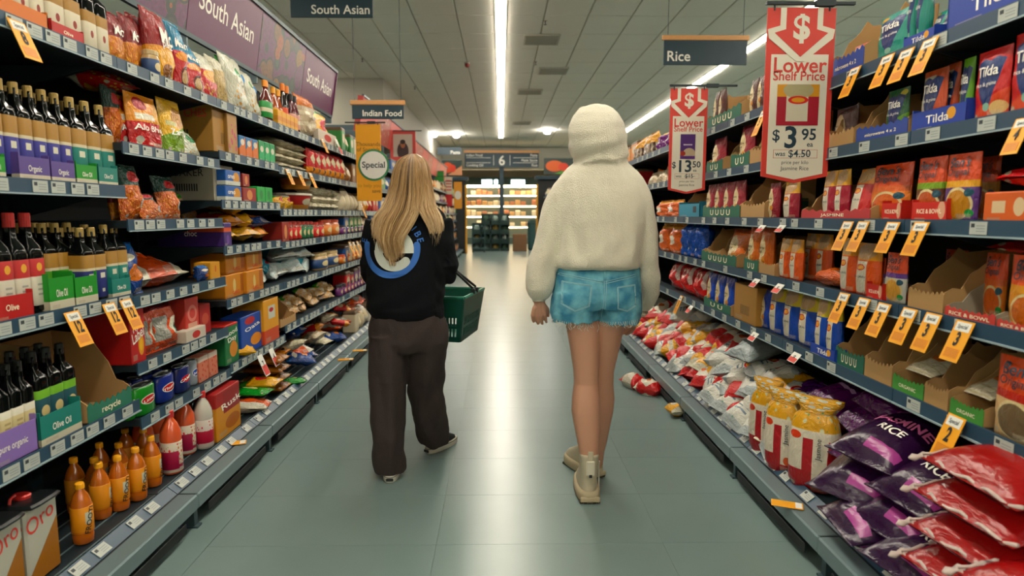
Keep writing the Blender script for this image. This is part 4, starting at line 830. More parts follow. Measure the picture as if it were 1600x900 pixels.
P('carton_kraft', R3, 1064, 1092, 300, 'brown carton inside the light blue one', 'carton', h=.19, d=.2, sb=.04, dz=.004)
P('orangebag', R3, 1022, 1058, 312, 'orange and white rice bag beside the cream sleeve', 'bag', n=2, d=.12)
# fourth shelf
P('bowl_amber', R4, 1562, 1640, 400, 'amber rice pouch in a red-lipped tray', sb=.03)
P('bowl_plain', R4, 1528, 1562, 395, 'orange pouch slumped in the red-lipped tray', sb=.12)
P('redbag', R4, 1530, 1640, 0, 'red pack lying across the amber pouches', 'pack', h=.2, dz=.22, tilt=1.45, sb=.05, d=.05)
P('carton_redlip', R4, 1478, 1560, 440, 'empty grey tray with red lip', 'tray', h=.13, d=.28)
P('carton_redlip', R4, 1560, 1640, 440, 'grey tray with red lip at the frame edge', 'tray', h=.10, d=.28)
P('bowl_green', R4, 1466, 1500, 390, 'orange and lime pouch deep on the fourth shelf', sb=.22)
P('carton_kraft', R4, 1420, 1477, 405, 'empty grey-brown carton on the fourth shelf', 'carton', h=.2, d=.3)
P('bowl_purple', R4, 1376, 1408, 395, 'orange and white pouch with purple band', sb=.02)
P('bowl_purple', R4, 1362, 1377, 402, 'white pouch half hidden by the orange ones', sb=.06)
P('tray_bens', R4, 1354, 1380, 0, 'little red lip beside the orange pouches', 'tray', h=.055, d=.1)
P('sun_orange', R4, 1306, 1330, 372, 'orange rice pouch with white panel', sb=.02)
P('sun_orange', R4, 1328, 1364, 380, 'orange rice pouch turned to show its back', sb=.02)
P('orangebag', R4, 1262, 1306, 0, 'orange bag lying flat on the fourth shelf', 'bag', h=.2, dz=.04, tilt=1.5, d=.07)
P('sun_orange', R4, 1213, 1246, 374, 'orange rice pouch standing in a pair', n=2, sb=.015)
P('sun_orange', R4, 1250, 1290, 366, 'orange rice pouch in shadow', n=2, sb=.1)
P('carton_greenshort', R4, 1163, 1186, 370, 'green-lipped carton of orange pouches', 'carton', h=.2, d=.27)
P('ww_orange', R4, 1164, 1200, 356, 'orange pouch with cream oval', n=2, sb=.02, dz=.005, h=.24)
P('carton_kraft', R4, 1187, 1212, 385, 'brown carton beside the orange pouches', 'carton', h=.18, d=.27)
P('carton_green', R4, 1096, 1152, 370, 'wide green-lipped carton on the fourth shelf', 'carton', h=.2, d=.28)
P('ww_orange', R4, 1128, 1156, 360, 'orange pouch leaning in the wide carton', n=1, sb=.025, dz=.005, tilt=.15, h=.22)
P('carton_kraft', R4, 1104, 1126, 360, 'brown carton flap standing in the wide carton', 'carton', h=.22, d=.2, sb=.04, dz=.004)
P('bluefoil', R4, 1061, 1094, 348, 'blue foil rice bag', 'bag', n=3, d=.12)
P('orangebag', R4, 1026, 1060, 350, 'orange rice bag on the fourth shelf', 'bag', n=2, d=.13)
# fifth shelf
P('bowl_bowl', R5, 1540, 1620, 560, 'large orange pouch with bowl of grains', sb=.0)
P('carton_lime', R5, 1486, 1540, 590, 'lime-lipped carton beside the grain pouch', 'carton', h=.15, d=.28)
P('carton_lime', R5, 1396, 1446, 560, 'lime-lipped carton, further one', 'carton', h=.16, d=.28)
P('whitepack', R5, 1400, 1446, 0, 'pale pack lying in the further lime carton', 'pack', h=.2, dz=.07, tilt=1.3, sb=.03, d=.05)
P('whitepack', R5, 1490, 1538, 0, 'pale pack lying in the near lime carton', 'pack', h=.2, dz=.07, tilt=1.3, sb=.03, d=.05)
P('carton_kraft', R5, 1446, 1484, 525, 'dark brown carton between the lime cartons', 'carton', h=.2, d=.3)
P('carton_kraft', R5, 1352, 1396, 500, 'brown carton with swooping side, near one', 'carton', h=.23, d=.28)
P('carton_green', R5, 1306, 1352, 500, 'green-lipped brown carton with swooping side', 'carton', h=.21, d=.28)
P('sun_blue', R5, 1268, 1304, 470, 'blue and white rice pouch in the front pair', n=2, sb=.01)
P('tray_blue', R5, 1266, 1306, 0, 'small blue lip below the rice pouches', 'tray', h=.05, d=.05, sb=-.002)
P('sun_blue', R5, 1196, 1266, 458, 'blue and yellow rice pouch', n=3, sb=.03)
P('ww_blue', R5, 1184, 1198, 452, 'cream and blue rice pouch beside the brown carton', sb=.04)
P('kraftbox', R5, 1146, 1182, 445, 'brown carton with black printed code', 'box', d=.28)
P('carton_greenshort', R5, 1100, 1143, 445, 'green-lipped carton of blue pouches', 'carton', h=.17, d=.28)
P('ww_blue', R5, 1101, 1142, 428, 'blue rice pouch with cream oval', n=3, sb=.02, dz=.005, h=.22)
P('redbag', R5, 1040, 1098, 420, 'red glossy rice bag on the fifth shelf', 'bag', n=3, d=.16, tilt=.1)

# ---- base deck heap
def sack_mat(nm, base, layers, bump=.6): return PM('sack_' + nm, base, layers, bump, .25)
film('s_red', 'rice_bag', .17, .13, .24, sack_mat('red', 'b82c28', [('ell', .5, .5, .4, .3, 'd8d0c0'), ('ell', .5, .52, .2, .1, 'c86a28'), ('band', .88, 1, 'c8c0b0')]), 'pillow', 41, .011)
film('s_yel', 'rice_bag', .17, .13, .24, sack_mat('yel', 'd8a420', [('ell', .5, .55, .28, .2, 'd8d4c0'), ('band', .0, .15, 'd0ccb8'), ('blobs', 0, 1, .3, .7, 5., .22, '6a8a50')]), 'pillow', 42, .011)
film('s_white', 'rice_bag', .19, .14, .27, sack_mat('white', 'cfcfc6', [('band', 0, .14, 'a8b0b0'), ('band', .86, 1, 'a8b0b0'), ('ell', .5, .6, .2, .12, 'b83428'), ('ell', .5, .6, .13, .08, 'd8a030'), ('stripes', .25, .75, .3, .45, 60., .3, '6a7a88'), ('blobs', 0, 1, .1, .9, 4., .12, '7a9a8a')]), 'pillow', 43, .011)
film('s_redwhite', 'rice_bag', .17, .13, .24, sack_mat('redwhite', 'd4ccbc', [('diag', .2, .4, 'c02c28'), ('band', .82, 1, 'b82c28')]), 'pillow', 44, .011)
film('s_purp', 'rice_bag', .17, .06, .26, sack_mat('purp', '4a1c62', [('rect', .3, .6, .4, .5, 'a090a8')]), 'pillow', 45, .012)
film('s_maroon', 'rice_bag', .18, .13, .25, sack_mat('maroon', '8a1c2c', [('ell', .5, .5, .3, .3, 'c8bfb0'), ('ell', .5, .65, .12, .08, 'd08020')]), 'pillow', 46, .011)
film('s_grey', 'rice_sack', .26, .12, .36, sack_mat('grey', '8c9698', [('ell', .5, .6, .1, .07, 'b83428')]), 'pillow', 47, .016)
NM = dict(s_red='red and white', s_yel='yellow and white', s_white='white', s_redwhite='white and red', s_purp='purple', s_maroon='maroon and white', s_grey='grey')
rr = random.Random(11)
zone = [  # y range (m), kinds, layers
    (4.75, 6.3, ['s_red', 's_yel', 's_redwhite', 's_yel', 's_redwhite', 's_white'], 6, 'by the denim shorts'),
    (4.05, 4.75, ['s_redwhite', 's_yel', 's_white', 's_red'], 5, 'before the white bags'),
    (3.35, 4.05, ['s_white', 's_white', 's_white', 's_redwhite'], 4, 'in the white heap'),
    (2.85, 3.40, ['s_purp', 's_yel', 's_white', 's_yel', 's_maroon'], 4, 'behind the upright sacks')]
cnt = {}
for (ya, yb, kinds, ly, where) in zone:
    for l in range(ly):
        y = ya + rr.uniform(0, .08)
        while y < yb:
            key = rr.choice(kinds)
            xlo = 1.26 + .045 * l + (.02 if l else 0); x = xlo + .09 + rr.uniform(0, .05)
            if l < ly - 1 or rr.random() < .75:
                k = cnt.get((key, where), 0); cnt[(key, where)] = k + 1
                if k < 12:
                    lay(key, x, y, DK_ + .07 + .062 * l + rr.uniform(0, .02), -PI / 2 + rr.uniform(-.9, .9), f'{NM[key]} rice bag heaped {where}, {ORD[k]} of its colour', 'bag', (1.05, .95, 1.0), rr.uniform(-.35, .35), rr.uniform(.1, .55))
            y += rr.uniform(.12, .17) * (1.15 if l == 0 else 1.0)
# second row against the back, mostly shaded
for k in range(7): lay('s_grey', 1.66, 3.0 + .3 * k, DK_ + .1 + .1 * (k % 2), -PI / 2 + rr.uniform(-.2, .2), f'grey rice sack deep under the shelf, {ORD[k]} along', 'sack', (1, 1, 1))
lay('s_grey', 1.5, 3.62, DK_ + .40, -PI / 2 + .25, 'large white rice sack with red emblem atop the heap', 'sack', (.95, 1, .95), 0, .3)
# upright sacks, red and white
def sack_profile(px, py, Y, ztop, wd, label, seed, rz=-PI / 2 + .35):
    m = PM('upright_sack', '98202f', [('rect', .0, .36, .28, .74, 'd6cfbf'), ('rect', .36, .58, .28, .74, 'a02034'), ('rect', .56, .84, .14, .74, 'd6cfbf'), ('band', .70, .8, 'd6cfbf'), ('ell', .2, .72, .12, .05, 'c8502c'), ('ell', .72, .2, .09, .06, 'c86020'), ('band', .8, 1, 'd0a024'), ('blobs', 0, 1, .8, 1, 6., .3, 'c8c8a8'), ('blobs', 0, 1, .82, 1, 7., .18, '5a8a5c')], .5, .3)
    m2 = PM('yellow_head', 'd0a024', [('blobs', 0, 1, 0, 1, 4., .34, 'c8c8b0'), ('blobs', 0, 1, 0, 1, 6., .16, '4a7a54')], .8, .25)
    h = ztop; V = []; F = []; n = 28; prof = [(0, .30), (.02, .40), (.1, .49), (.35, .52), (.6, .5), (.74, .46), (.80, .40), (.84, .33), (.88, .36), (.94, .46), (1.0, .50)]
    for v, r in prof:
        for k in range(n):
            a = 2 * PI * k / n; q = (abs(math.cos(a)) ** 2.8 + abs(math.sin(a)) ** 2.8) ** (-1 / 2.8)
            nz = noise.noise(Vector((math.cos(a) * 2 + seed, math.sin(a) * 2, v * 5))) * (.06 if v < .75 else .22)
            flat = 1 if v < .85 else 1 - (v - .85) / .15 * .75
            V.append((wd * (r + nz * r) * q * math.cos(a), wd * .62 * (r + nz * r) * q * math.sin(a) * flat, h * v + (.02 * nz if v > .9 else 0)))
    for i in range(len(prof) - 1): F += [(i * n + k, i * n + (k + 1) % n, (i + 1) * n + (k + 1) % n, (i + 1) * n + k) for k in range(n)]
    F += [tuple(range(n))[::-1], tuple((len(prof) - 1) * n + k for k in range(n))]
    cut = 7 * n
    root = thing('rice_sack', label, 'sack', (0, 0, 0), (0, 0, rz))
    p = atX(px, py, 1.0); root.location = (Y[0], Y[1], DK_)
    ob('bag', mesh('sack_bag', V[:8 * n], [f for f in F if max(f) < 8 * n], m, True), root)
    ob('gathered_top', mesh('sack_top', V[7 * n:], [tuple(i - 7 * n for i in f) for f in F if min(f) >= 7 * n], m2, True), root)
    t = text_mesh('Jasmine', .03, NAVY, .01).copy(); t.transform(Matrix.Rotation(-PI / 2, 4, 'Y') @ T(0, 0, 0))
    t.transform(T(.2 * wd, -wd * .33 - .004, h * .5)); ob('lettering', t, root)
    return root
sack_profile(0, 0, (1.33, 2.60), .40, .20, 'upright red and white rice sack nearest the purple sacks'.replace('nearest', 'next to'), 1.2, -PI / 2 + .75)
sack_profile(0, 0, (1.29, 2.80), .38, .17, 'upright red and white rice sack, middle of three', 3.4, -PI / 2 + .7)
sack_profile(0, 0, (1.30, 3.02), .37, .17, 'upright white rice sack behind the red pair', 5.1, -PI / 2 + .5)
# purple sacks
PUR = sack_mat('purple_big', '281030', [('rect', .5, .92, .1, .2, '9a4a84'), ('ell', .22, .82, .1, .07, 'b05a96'), ('rect', .0, 1, .88, 1, '2a1230')], .22)
film('s_big', 'rice_sack', .29, .15, .40, PUR, 'pillow', 51, .010, [('JASMINE', .1, .52, .055, 'p', .04), ('RICE', .1, .36, .05, 'w', .03)])
film('s_vio', 'rice_sack', .24, .15, .34, sack_mat('violet', '481549', [('ell', .4, .6, .16, .08, 'd08020'), ('rect', .3, .8, .4, .46, 'b090b0')], .6), 'pillow', 52, .016)
PUL = [  # x, y, z, rz, pitch
    (1.44, 2.22, .47, -PI / 2 + .3, .22), (1.46, 1.98, .42, -PI / 2 + .12, .28), (1.38, 2.26, .34, -PI / 2 + .5, .3), (1.42, 2.02, .30, -PI / 2 + .2, .25), (1.36, 2.10, .23, -PI / 2 - .1, .12), (1.38, 1.86, .23, -PI / 2 + .2, .15), (1.62, 2.1, .24, -PI / 2, 0)]
for k, (x, y, z, rz, pt) in enumerate(PUL): lay('s_big', x, y, z + .03, rz, f'dark purple rice sack lying on the deck, {ORD[k]} from the top', 'sack', (1, 1, 1), 0, pt)
for k, (x, y, z, rz) in enumerate(((1.52, 2.42, .38, -PI / 2 + .2), (1.58, 2.5, .48, -PI / 2 - .1), (1.5, 2.58, .26, -PI / 2 + .4), (1.62, 2.45, .58, -PI / 2), (1.56, 2.75, .50, -PI / 2), (1.66, 2.25, .5, -PI / 2 + .1))):
    lay('s_vio', x, y, z, rz, f'violet rice sack in the shade, {ORD[k]} of its stack', 'sack', (1, 1, 1), .1, .2)
# red sacks with white seams
REDS = sack_mat('red_big', '92171b', [('rect', .35, .6, .78, .9, 'd0a020'), ('ell', .6, .4, .16, .08, 'c0b8a8')], .3)
def red_sack(x, y, z, rz, pt, label):
    if 's_redbig' not in K:
        film('s_redbig', 'rice_sack', .36, .16, .44, REDS, 'pillow', 61, .012)
        oname, w0, d0, h0, parts, e = K['s_redbig']
        SE = mat('seam_white', 'b8a8a0', .5)
        m = MB(); m.tube([(-w0 / 2 * .97, -.012 + .006 * math.sin(i * 1.9), h0 * (.02 + .96 * i / 12)) for i in range(13)], .006, 5).tube([(-w0 / 2 + w0 * i / 10, -.004 + .008 * math.sin(i * 2.3), .012 + .006 * math.sin(i * 1.3)) for i in range(11)], .007, 5)
        kn = MB(); kn.lathe([(.004, -.03), (.014, -.015), (.008, 0), (.016, .02), (.006, .035)], 7, c=(-w0 / 2, 0))
        K['s_redbig'] = (oname, w0, d0, h0, parts + [('seam', m.me('seam', SE, True)), ('knot', kn.me('knot', SE, True))], e)
    return lay('s_redbig', x, y, z + .02, rz, label, 'sack', (1, .8, 1), 0, pt)
for k in range(5):
    red_sack(1.43 + .012 * k, 1.66 + .01 * (k % 2), .21 + .098 * k, -PI / 2 + .22 - .05 * k, .12, f'red rice sack with white seam, {ORD[k]} up in its pile')
for k in range(3): red_sack(1.40, 1.38, .21 + .1 * k, -PI / 2 + .1, .1, f'red rice sack at the frame edge, {ORD[k]} up')
# fallen bags on the floor
for k, (px, py, key, rz, lb) in enumerate(((990, 596, 's_redwhite', .4, 'red and white rice bag fallen on the floor, near the boots side'), (1014, 606, 's_red', .9, 'red rice bag fallen on the floor against the base'), (1056, 640, 's_yel', .2, 'yellow rice bag fallen half under the base'))):
    p = atZ(px, py + 4, .03); lay(key, p.x, p.y, .05, rz, lb, 'bag', (.85, .95, .8) if k < 2 else (.7, .6, .5), 0, 0)

# ---- packs further down both sides (small in the photograph)
FCOL = [('red', 'a8302a'), ('amber', 'c8862a'), ('cream', 'c8bea6'), ('green', '3a7a44'), ('blue', '2f5590'), ('purple', '5a2e66'), ('brown', '7a5230'), ('white', 'c4c0b4')]
fm = []
for nm, c in FCOL:
    m = printed('far_' + nm, c, [('ell', .5, .55, .3, .2, 'c8bca0'), ('band', .85, 1, '5a4a3a')], .4)
    fm.append((nm, MB().bev(-.5, .5, -.5, .5, 0, 1, .06).me('grocery_pack', m), film_me('grocery_bag', 1, 1, 1, m, 'pouch', 71, .02, 6, 8)[0]))
rr = random.Random(3)
def fill(side, y0, y1, levels, wd, near):
    X = LX if side == 'L' else RX; sx = -1 if side == 'L' else 1
    for zi, z in enumerate(list(levels) + [.13]):
        y = y0 + .05; nm, a, b = rr.choice(fm)
        while y < y1 - .05:
            if rr.random() < .35: nm, a, b = rr.choice(fm)
            w_ = wd * rr.uniform(.8, 1.2); up = rr.uniform(.16, .23); d_ = rr.uniform(.12, .25)
            sd = 'snack' if side == 'L' else 'rice'
            me = b if rr.random() < .5 else a
            o = ob(me.name, me, None, (X + sx * (.02 + d_ / 2) - (sx * .08 if z < .2 else 0), y + w_ / 2, z + .0205), (0, 0, -sx * PI / 2), (w_ * .93, d_, up))
            tag(o, f'small {nm} packet far along the {sd}-side shelves', 'packet', f'small {nm} packets far along the {sd} side')
            y += w_
for i in range(5, len(LB) - 1):
    if i in (5, 6): fill('L', LB[i], LB[i + 1], LEV_D, .17, True)
    elif i < 12: fill('L', LB[i], LB[i + 1], LEV_D, .44, False)
    else: fill('L', LB[i], LB[i + 1], LEV_D, .3, False)
for i in range(6, len(RB) - 1): fill('R', RB[i], RB[i + 1], LEV_R, .3 if i < 9 else .44, False)

# ================================================================== price tags
YT = mat('tag_yellow', 'e09a10', .5); WT = mat('tag_white', 'd8d8d0', .6)
tagc = MB().box(-.5, .5, -.001, .001, -1, 0).me('card', YT); tagw = MB().box(-.4, .4, -.002, -.001, -.26, -.04).me('white_header', WT)
tagl = printed('tag_print', 'e09a10', [('stripes', .05, .95, .05, .95, 45., .1, 'b87a10')], .5)
tagf = MB().box(-.38, .38, -.002, -.001, -.92, -.68).me('fine_print', tagl)
def ytag(side, x0, x1, yt, yb, digits, label, X=None, white=False, lean=.38):
    sx = -1 if side == 'L' else 1; X = X if X is not None else (LX if side == 'L' else RX) - sx * .014
    c = atX((x0 + x1) / 2, yt, X); ya, yb_ = yat(x0, X, c.z), yat(x1, X, c.z); wd = min(.075, max(.05, abs(ya - yb_)))
    h = min(.16, max(.03 if white else .09, (c.z - atX((x0 + x1) / 2, yb, X).z) * 1.0))
    o = tag(ob('price_tag', tagc if not white else MB().box(-.5, .5, -.001, .001, -1, 0).me('card', WT), None, c, (-lean, 0, -sx * PI / 2), (wd, 1, h)), label, 'price tag')
    ob('white_header', tagw, o); ob('fine_print', tagf if not white else MB().box(-.45, .45, -.002, -.001, -.95, -.5).me('fine_print', REDI), o)
    t = text_mesh(digits, .6, BLACK, .07).copy(); k = wd / h
    t.transform(T(0, -.0025, -.47) @ Matrix.Diagonal((.9 * (1 if len(digits) < 3 else .62), 1, .75, 1))); ob('digits', t, o)
    if not white:
        t = text_mesh('Special', .17, NAVY, .03).copy(); t.transform(T(0, -.0025, -.15) @ Matrix.Diagonal((1.15, 1, .8, 1))); ob('lettering', t, o)
for a in ((8, 40, 32, 97, '8', 'yellow price tag reading 8 by the white oil'), (94, 127, 487, 545, '12', 'yellow price tag reading 12 by the lime oil'), (155, 182, 474, 526, '12', 'yellow price tag reading 12 under the navy oil'), (182, 208, 468, 518, '12', 'yellow price tag reading 12 under the teal oil'),
          (444, 452, 264, 290, '2', 'yellow tag below the cream noodle stack, first'), (462, 470, 267, 292, '2', 'yellow tag below the cream noodle stack, second'), (480, 488, 270, 295, '2', 'yellow tag below the cream noodle stack, third'), (499, 507, 217, 240, '3', 'yellow tag below the clear tied bag'),
          (543, 548, 378, 402, '4', 'yellow tag on the jar shelf, first of four'), (549, 554, 378, 401, '4', 'yellow tag on the jar shelf, second of four'), (555, 560, 377, 400, '4', 'yellow tag on the jar shelf, third of four'), (561, 566, 376, 399, '4', 'yellow tag on the jar shelf, last of four')): ytag('L', *a)
ytag('L', 555, 572, 318, 352, '5', 'large yellow tag below the yellow flag')
ytag('L', 400, 410, 555, 590, '7', 'white price tag below the blue cereal box', white=True); ytag('L', 417, 428, 545, 574, '4', 'white price tag below the yellow cereal box', white=True)
ytag('L', 521, 528, 217, 244, '6', 'white price tag below the yellow bag', white=True)
for a in ((1324, 1352, 105, 155, '3', 'yellow tag below the torn blue carton'), (1376, 1402, 86, 140, '3', 'yellow tag below the large teal pouch, first of three'), (1405, 1433, 77, 132, '3', 'yellow tag below the large teal pouch, second of three'), (1441, 1470, 60, 120, '3', 'yellow tag below the teal pouches, third of three'), (1588, 1616, 184, 245, '4', 'yellow tag at the frame edge on the second rice shelf'),
          (1316, 1337, 346, 395, '3', 'yellow tag under the red rice tray, first of two'), (1337, 1364, 346, 397, '3', 'yellow tag under the red rice tray, second of two'), (1383, 1411, 347, 399, '3', 'yellow tag under the bowl-picture pouch'), (1427, 1456, 347, 404, '3', 'yellow tag under the green-banded pouch'),
          (1311, 1331, 458, 508, '3', 'yellow tag above the blue rice pouches'), (1340, 1364, 466, 518, '3', 'yellow tag above the swooping brown cartons, first'), (1369, 1398, 474, 530, '3', 'yellow tag above the swooping brown cartons, second'), (1407, 1440, 482, 542, '3', 'yellow tag above the further lime carton'), (1444, 1477, 490, 554, '3', 'yellow tag between the lime cartons'), (1490, 1530, 502, 570, '3', 'yellow tag above the near lime carton'), (1478, 1515, 650, 722, '2', 'yellow tag hanging over the red sacks'), (1061, 1070, 462, 492, '5', 'narrow yellow tag below the red glossy bags'), (1186, 1204, 172, 215, '5', 'yellow tag half behind the large banner')): ytag('R', *a)
for a in ((1188, 1198, 352, 366, '$', 'small red and white ticket under the maroon pouches, first'), (1217, 1230, 352, 366, '$', 'small red and white ticket under the maroon pouches, second'), (1178, 1190, 436, 452, '$', 'small red and white ticket above the blue pouches, first'), (1214, 1228, 444, 462, '$', 'small red and white ticket above the blue pouches, second'), (1176, 1188, 520, 536, '$', 'small red and white ticket over the heap, first'), (1238, 1256, 552, 570, '$', 'small red and white ticket over the heap, second'), (1077, 1086, 478, 492, '$', 'small pink ticket beside the narrow yellow tag')): ytag('R', *a, white=True, lean=.7)
# tags lying flat on the base rails
for px, py, X, rz, lb in ((365, 693, -1.30, .3, 'yellow tag lying on the base rail below the rusk box'), (540, 562, -1.31, .2, 'yellow tag lying on the base rail, second along'), (562, 548, -1.31, .2, 'yellow tag lying on the base rail by the brown trousers'), (1230, 789, 1.17, -.4, 'yellow tag lying on the base rail below the red sacks')):
    p = atZ(px, py, .155); o = tag(ob('price_tag', MB().bev(-.06, .06, -.03, .03, 0, .003, .001).me('card', YT), None, (p.x, p.y, .156), (0, 0, rz)), lb, 'price tag')
    MB().box(.03, .055, -.025, .025, .003, .004).ob('white_header', WT, o)

# ================================================================== signs
WOOD = mat('sign_wood', 'c89058', .5, var=.1, bscale=12); SIGN = mat('sign_navy', '14313d', .5); ARM = mat('sign_arm', '1c2a30', .5)
def hang_sign(name, x0, x1, y0, y1, Y, words, label, ws, align='l', rail=True, wire=True):
    a, b = atY(x0, y0, Y), atY(x1, y1, Y); cx = (a.x + b.x) / 2; W = (b.x - a.x) / 2; H = a.z - b.z
    t = thing('hanging_sign', label, 'sign', (cx, Y, b.z))
    MB().bev(-W, W, -.012, .012, 0, H, .003).ob('board', SIGN, t)
    if rail: MB().bev(-W - .02, W + .02, -.018, .018, H, H + .055, .005).ob('top_rail', WOOD, t)
    for sx in (-.9, .9): MB().tube([(sx * W, 0, H + .05), (sx * W, 0, ZC - b.z)], .003, 5).ob('wire', ARM, t)
    for (s, u, v, size, bold) in words:
        o = ob('lettering', text_mesh(s, size, WHITE, bold, 'LEFT' if u < 0 else 'RIGHT' if u > 0 else 'CENTER'), t, loc=(u * W, -.0135, v * H))
hang_sign('s', 453, 583, -14, 28, 7.4, [('South Asian', .94, .28, .135, .015)], 'dark hanging sign lettered South Asian', 0)
hang_sign('s', 550, 631, 164, 186, 7.9, [('Indian Food', .94, .38, .1, .02)], 'dark hanging sign with wooden rail lettered Indian Food', 0)
hang_sign('s', 1037, 1166, 63, 102, 7.6, [('Rice', -.93, .33, .16, .015)], 'dark hanging sign with wooden rail lettered Rice', 0)
hang_sign('s', 683, 721, 230, 242, 23.5, [('Pasta', .9, .3, .17, .02)], 'small far dark sign beyond the spotlights', 0, rail=False)
# aisle number sign on a pole
Y6 = 24.6; a, b = atY(726, 239, Y6), atY(842, 262, Y6); cx = (a.x + b.x) / 2; W = (b.x - a.x) / 2; H = a.z - b.z
t = thing('aisle_sign', 'dark aisle number sign with a large white 6', 'sign', (cx, Y6, 0))
MB().bev(-W, W, -.03, .03, b.z, a.z, .005).ob('board', SIGN, t); MB().bev(-W - .03, W + .03, -.04, .04, a.z, a.z + .1, .01).ob('top_rail', WOOD, t)
MB().bev(-.09, .07, .031, .1, 0, b.z + .3, .005).ob('post', SIGN, t)
ob('lettering', text_mesh('6', .5, WHITE, .03), t, loc=(.0, -.032, b.z + H * .45))
for sx, al, rows in ((-1, 'LEFT', ('Indian Food', '', 'Cooking Oil')), (1, 'RIGHT', ('Pasta', 'Pasta Sauce', 'Rice'))):
    for k, s in enumerate(rows):
        if s: ob('lettering', text_mesh(s, .13, WHITE, .02, al), t, loc=(sx * W * .96, -.032, b.z + H * (.84 - .34 * k)))
        if k: MB().box(min(sx * W * .96, sx * W * .3), max(sx * W * .96, sx * W * .3), -.032, -.03, b.z + H * (1.0 - .34 * k), b.z + H * (1.0 - .34 * k) + .015).ob('divider', WHITE, t)
    MB().box(sx * W * .22 - .008, sx * W * .22 + .008, -.032, -.03, b.z + .08, a.z - .08).ob('divider', WHITE, t)
# purple header over the snack side
FOOD = bpy.data.materials.new('food_picture'); FOOD.use_nodes = True
nt = FOOD.node_tree; N, L = nt.nodes.new, nt.links.new; bs = nt.nodes['Principled BSDF']; bs.inputs['Roughness'].default_value = .4
tc = N('ShaderNodeTexCoord'); vo = N('ShaderNodeTexVoronoi'); vo.inputs['Scale'].default_value = 6.5; L(tc.outputs['Object'], vo.inputs['Vector'])
cr = N('ShaderNodeValToRGB'); cr.color_ramp.interpolation = 'CONSTANT'; L(vo.outputs['Color'], cr.inputs[0])
cr.color_ramp.elements[0].color = lin('5a2c50')
for p_, c in ((.2, '6a4a34'), (.35, '34463c'), (.48, '8a4a30'), (.6, '3c3c3a'), (.72, '7a5a34'), (.85, '6a3458')): e = cr.color_ramp.elements.new(p_); e.color = lin(c)
ri = N('ShaderNodeMath'); ri.operation = 'COMPARE'; ri.inputs[1].default_value = .56; ri.inputs[2].default_value = .05; L(vo.outputs['Distance'], ri.inputs[0])
mo = N('ShaderNodeMath'); mo.operation = 'GREATER_THAN'; mo.inputs[1].default_value = .62; L(vo.outputs['Distance'], mo.inputs[0])
m1 = N('ShaderNodeMix'); m1.data_type = 'RGBA'; L(mo.outputs[0], m1.inputs[0]); L(cr.outputs[0], m1.inputs[6]); m1.inputs[7].default_value = lin('5c3054')
m2 = N('ShaderNodeMix'); m2.data_type = 'RGBA'; L(ri.outputs[0], m2.inputs[0]); L(m1.outputs[2], m2.inputs[6]); m2.inputs[7].default_value = lin('2a3234'); L(m2.outputs[2], bs.inputs['Base Color'])
nz = N('ShaderNodeTexNoise'); nz.inputs['Scale'].default_value = 40; L(tc.outputs['Object'], nz.inputs['Vector']); m3 = N('ShaderNodeMix'); m3.data_type = 'RGBA'; m3.blend_type = 'OVERLAY'; m3.inputs[0].default_value = .7
L(m2.outputs[2], m3.inputs[6]); L(nz.outputs['Fac'], m3.inputs[7]); L(m3.outputs[2], bs.inputs['Base Color'])
PURP = mat('header_purple', '5a1c48', .4); TRIMM = mat('header_trim', '4a5c62', .4, .3)
HL = math.hypot(.07, .43); HT = math.atan2(.07, .43)
t = thing('header_sign', 'long purple header with food pictures over the snack shelves', 'sign', (-1.78, 2.75, 2.35), (0, 0, PI / 2))
hy = [0, 1.04, 2.09, 3.12, 4.15]
for k in range(4):
    MB().box(hy[k] + .004, hy[k + 1] - .004, 0, .012, 0, HL).ob('panel', (FOOD, PURP)[k % 2], t, rot=(HT, 0, 0))
for k, sz in ((1, .2), (3, .2)):
    ob('lettering', text_mesh('South Asian', sz * .86, WHITE, .012), t, loc=((hy[k] + hy[k + 1]) / 2, -.002 - .215 * math.sin(HT), HL * .5), rot=(HT, 0, 0))
MB().box(-.0, 4.16, -.012, .02, HL, HL + .025).ob('top_trim', TRIMM, t, rot=(HT, 0, 0)); MB().box(0, 4.16, -.012, .02, -.025, 0).ob('bottom_trim', TRIMM, t, rot=(HT, 0, 0))
for k in range(5): MB().box(hy[k], hy[k] + .02, .0, .2, -.08, .02).ob('bracket', TRIMM, t)
MB().box(4.152, 4.165, -.01, .06, 0, HL).ob('end_cap', PURP, t, rot=(HT, 0, 0))
# red header further down
t = thing('header_sign', 'long red header over the far snack-side shelves', 'sign', (-1.78, 8.2, 2.35), (0, 0, PI / 2))
RH1 = mat('header_red', 'b03a34', .45); RH2 = printed('header_redphoto', '9a5248', [('blobs', 0, 1, 0, 1, 6., .3, 'a8887a')], .45)
for k in range(12): MB().box(k * 1.04 + .004, (k + 1) * 1.04 - .004, 0, .012, 0, HL).ob('panel', (RH1, RH2)[k % 2], t, rot=(HT, 0, 0))
MB().box(0, 12.5, -.012, .02, HL, HL + .025).ob('top_trim', TRIMM, t, rot=(HT, 0, 0))
MB().box(-.02, -.008, -.01, .06, 0, HL).ob('end_cap', RH1, t, rot=(HT, 0, 0))
for k in range(0, 13, 3): MB().box(k * 1.04, k * 1.04 + .02, .0, .2, -.08, .02).ob('bracket', TRIMM, t)
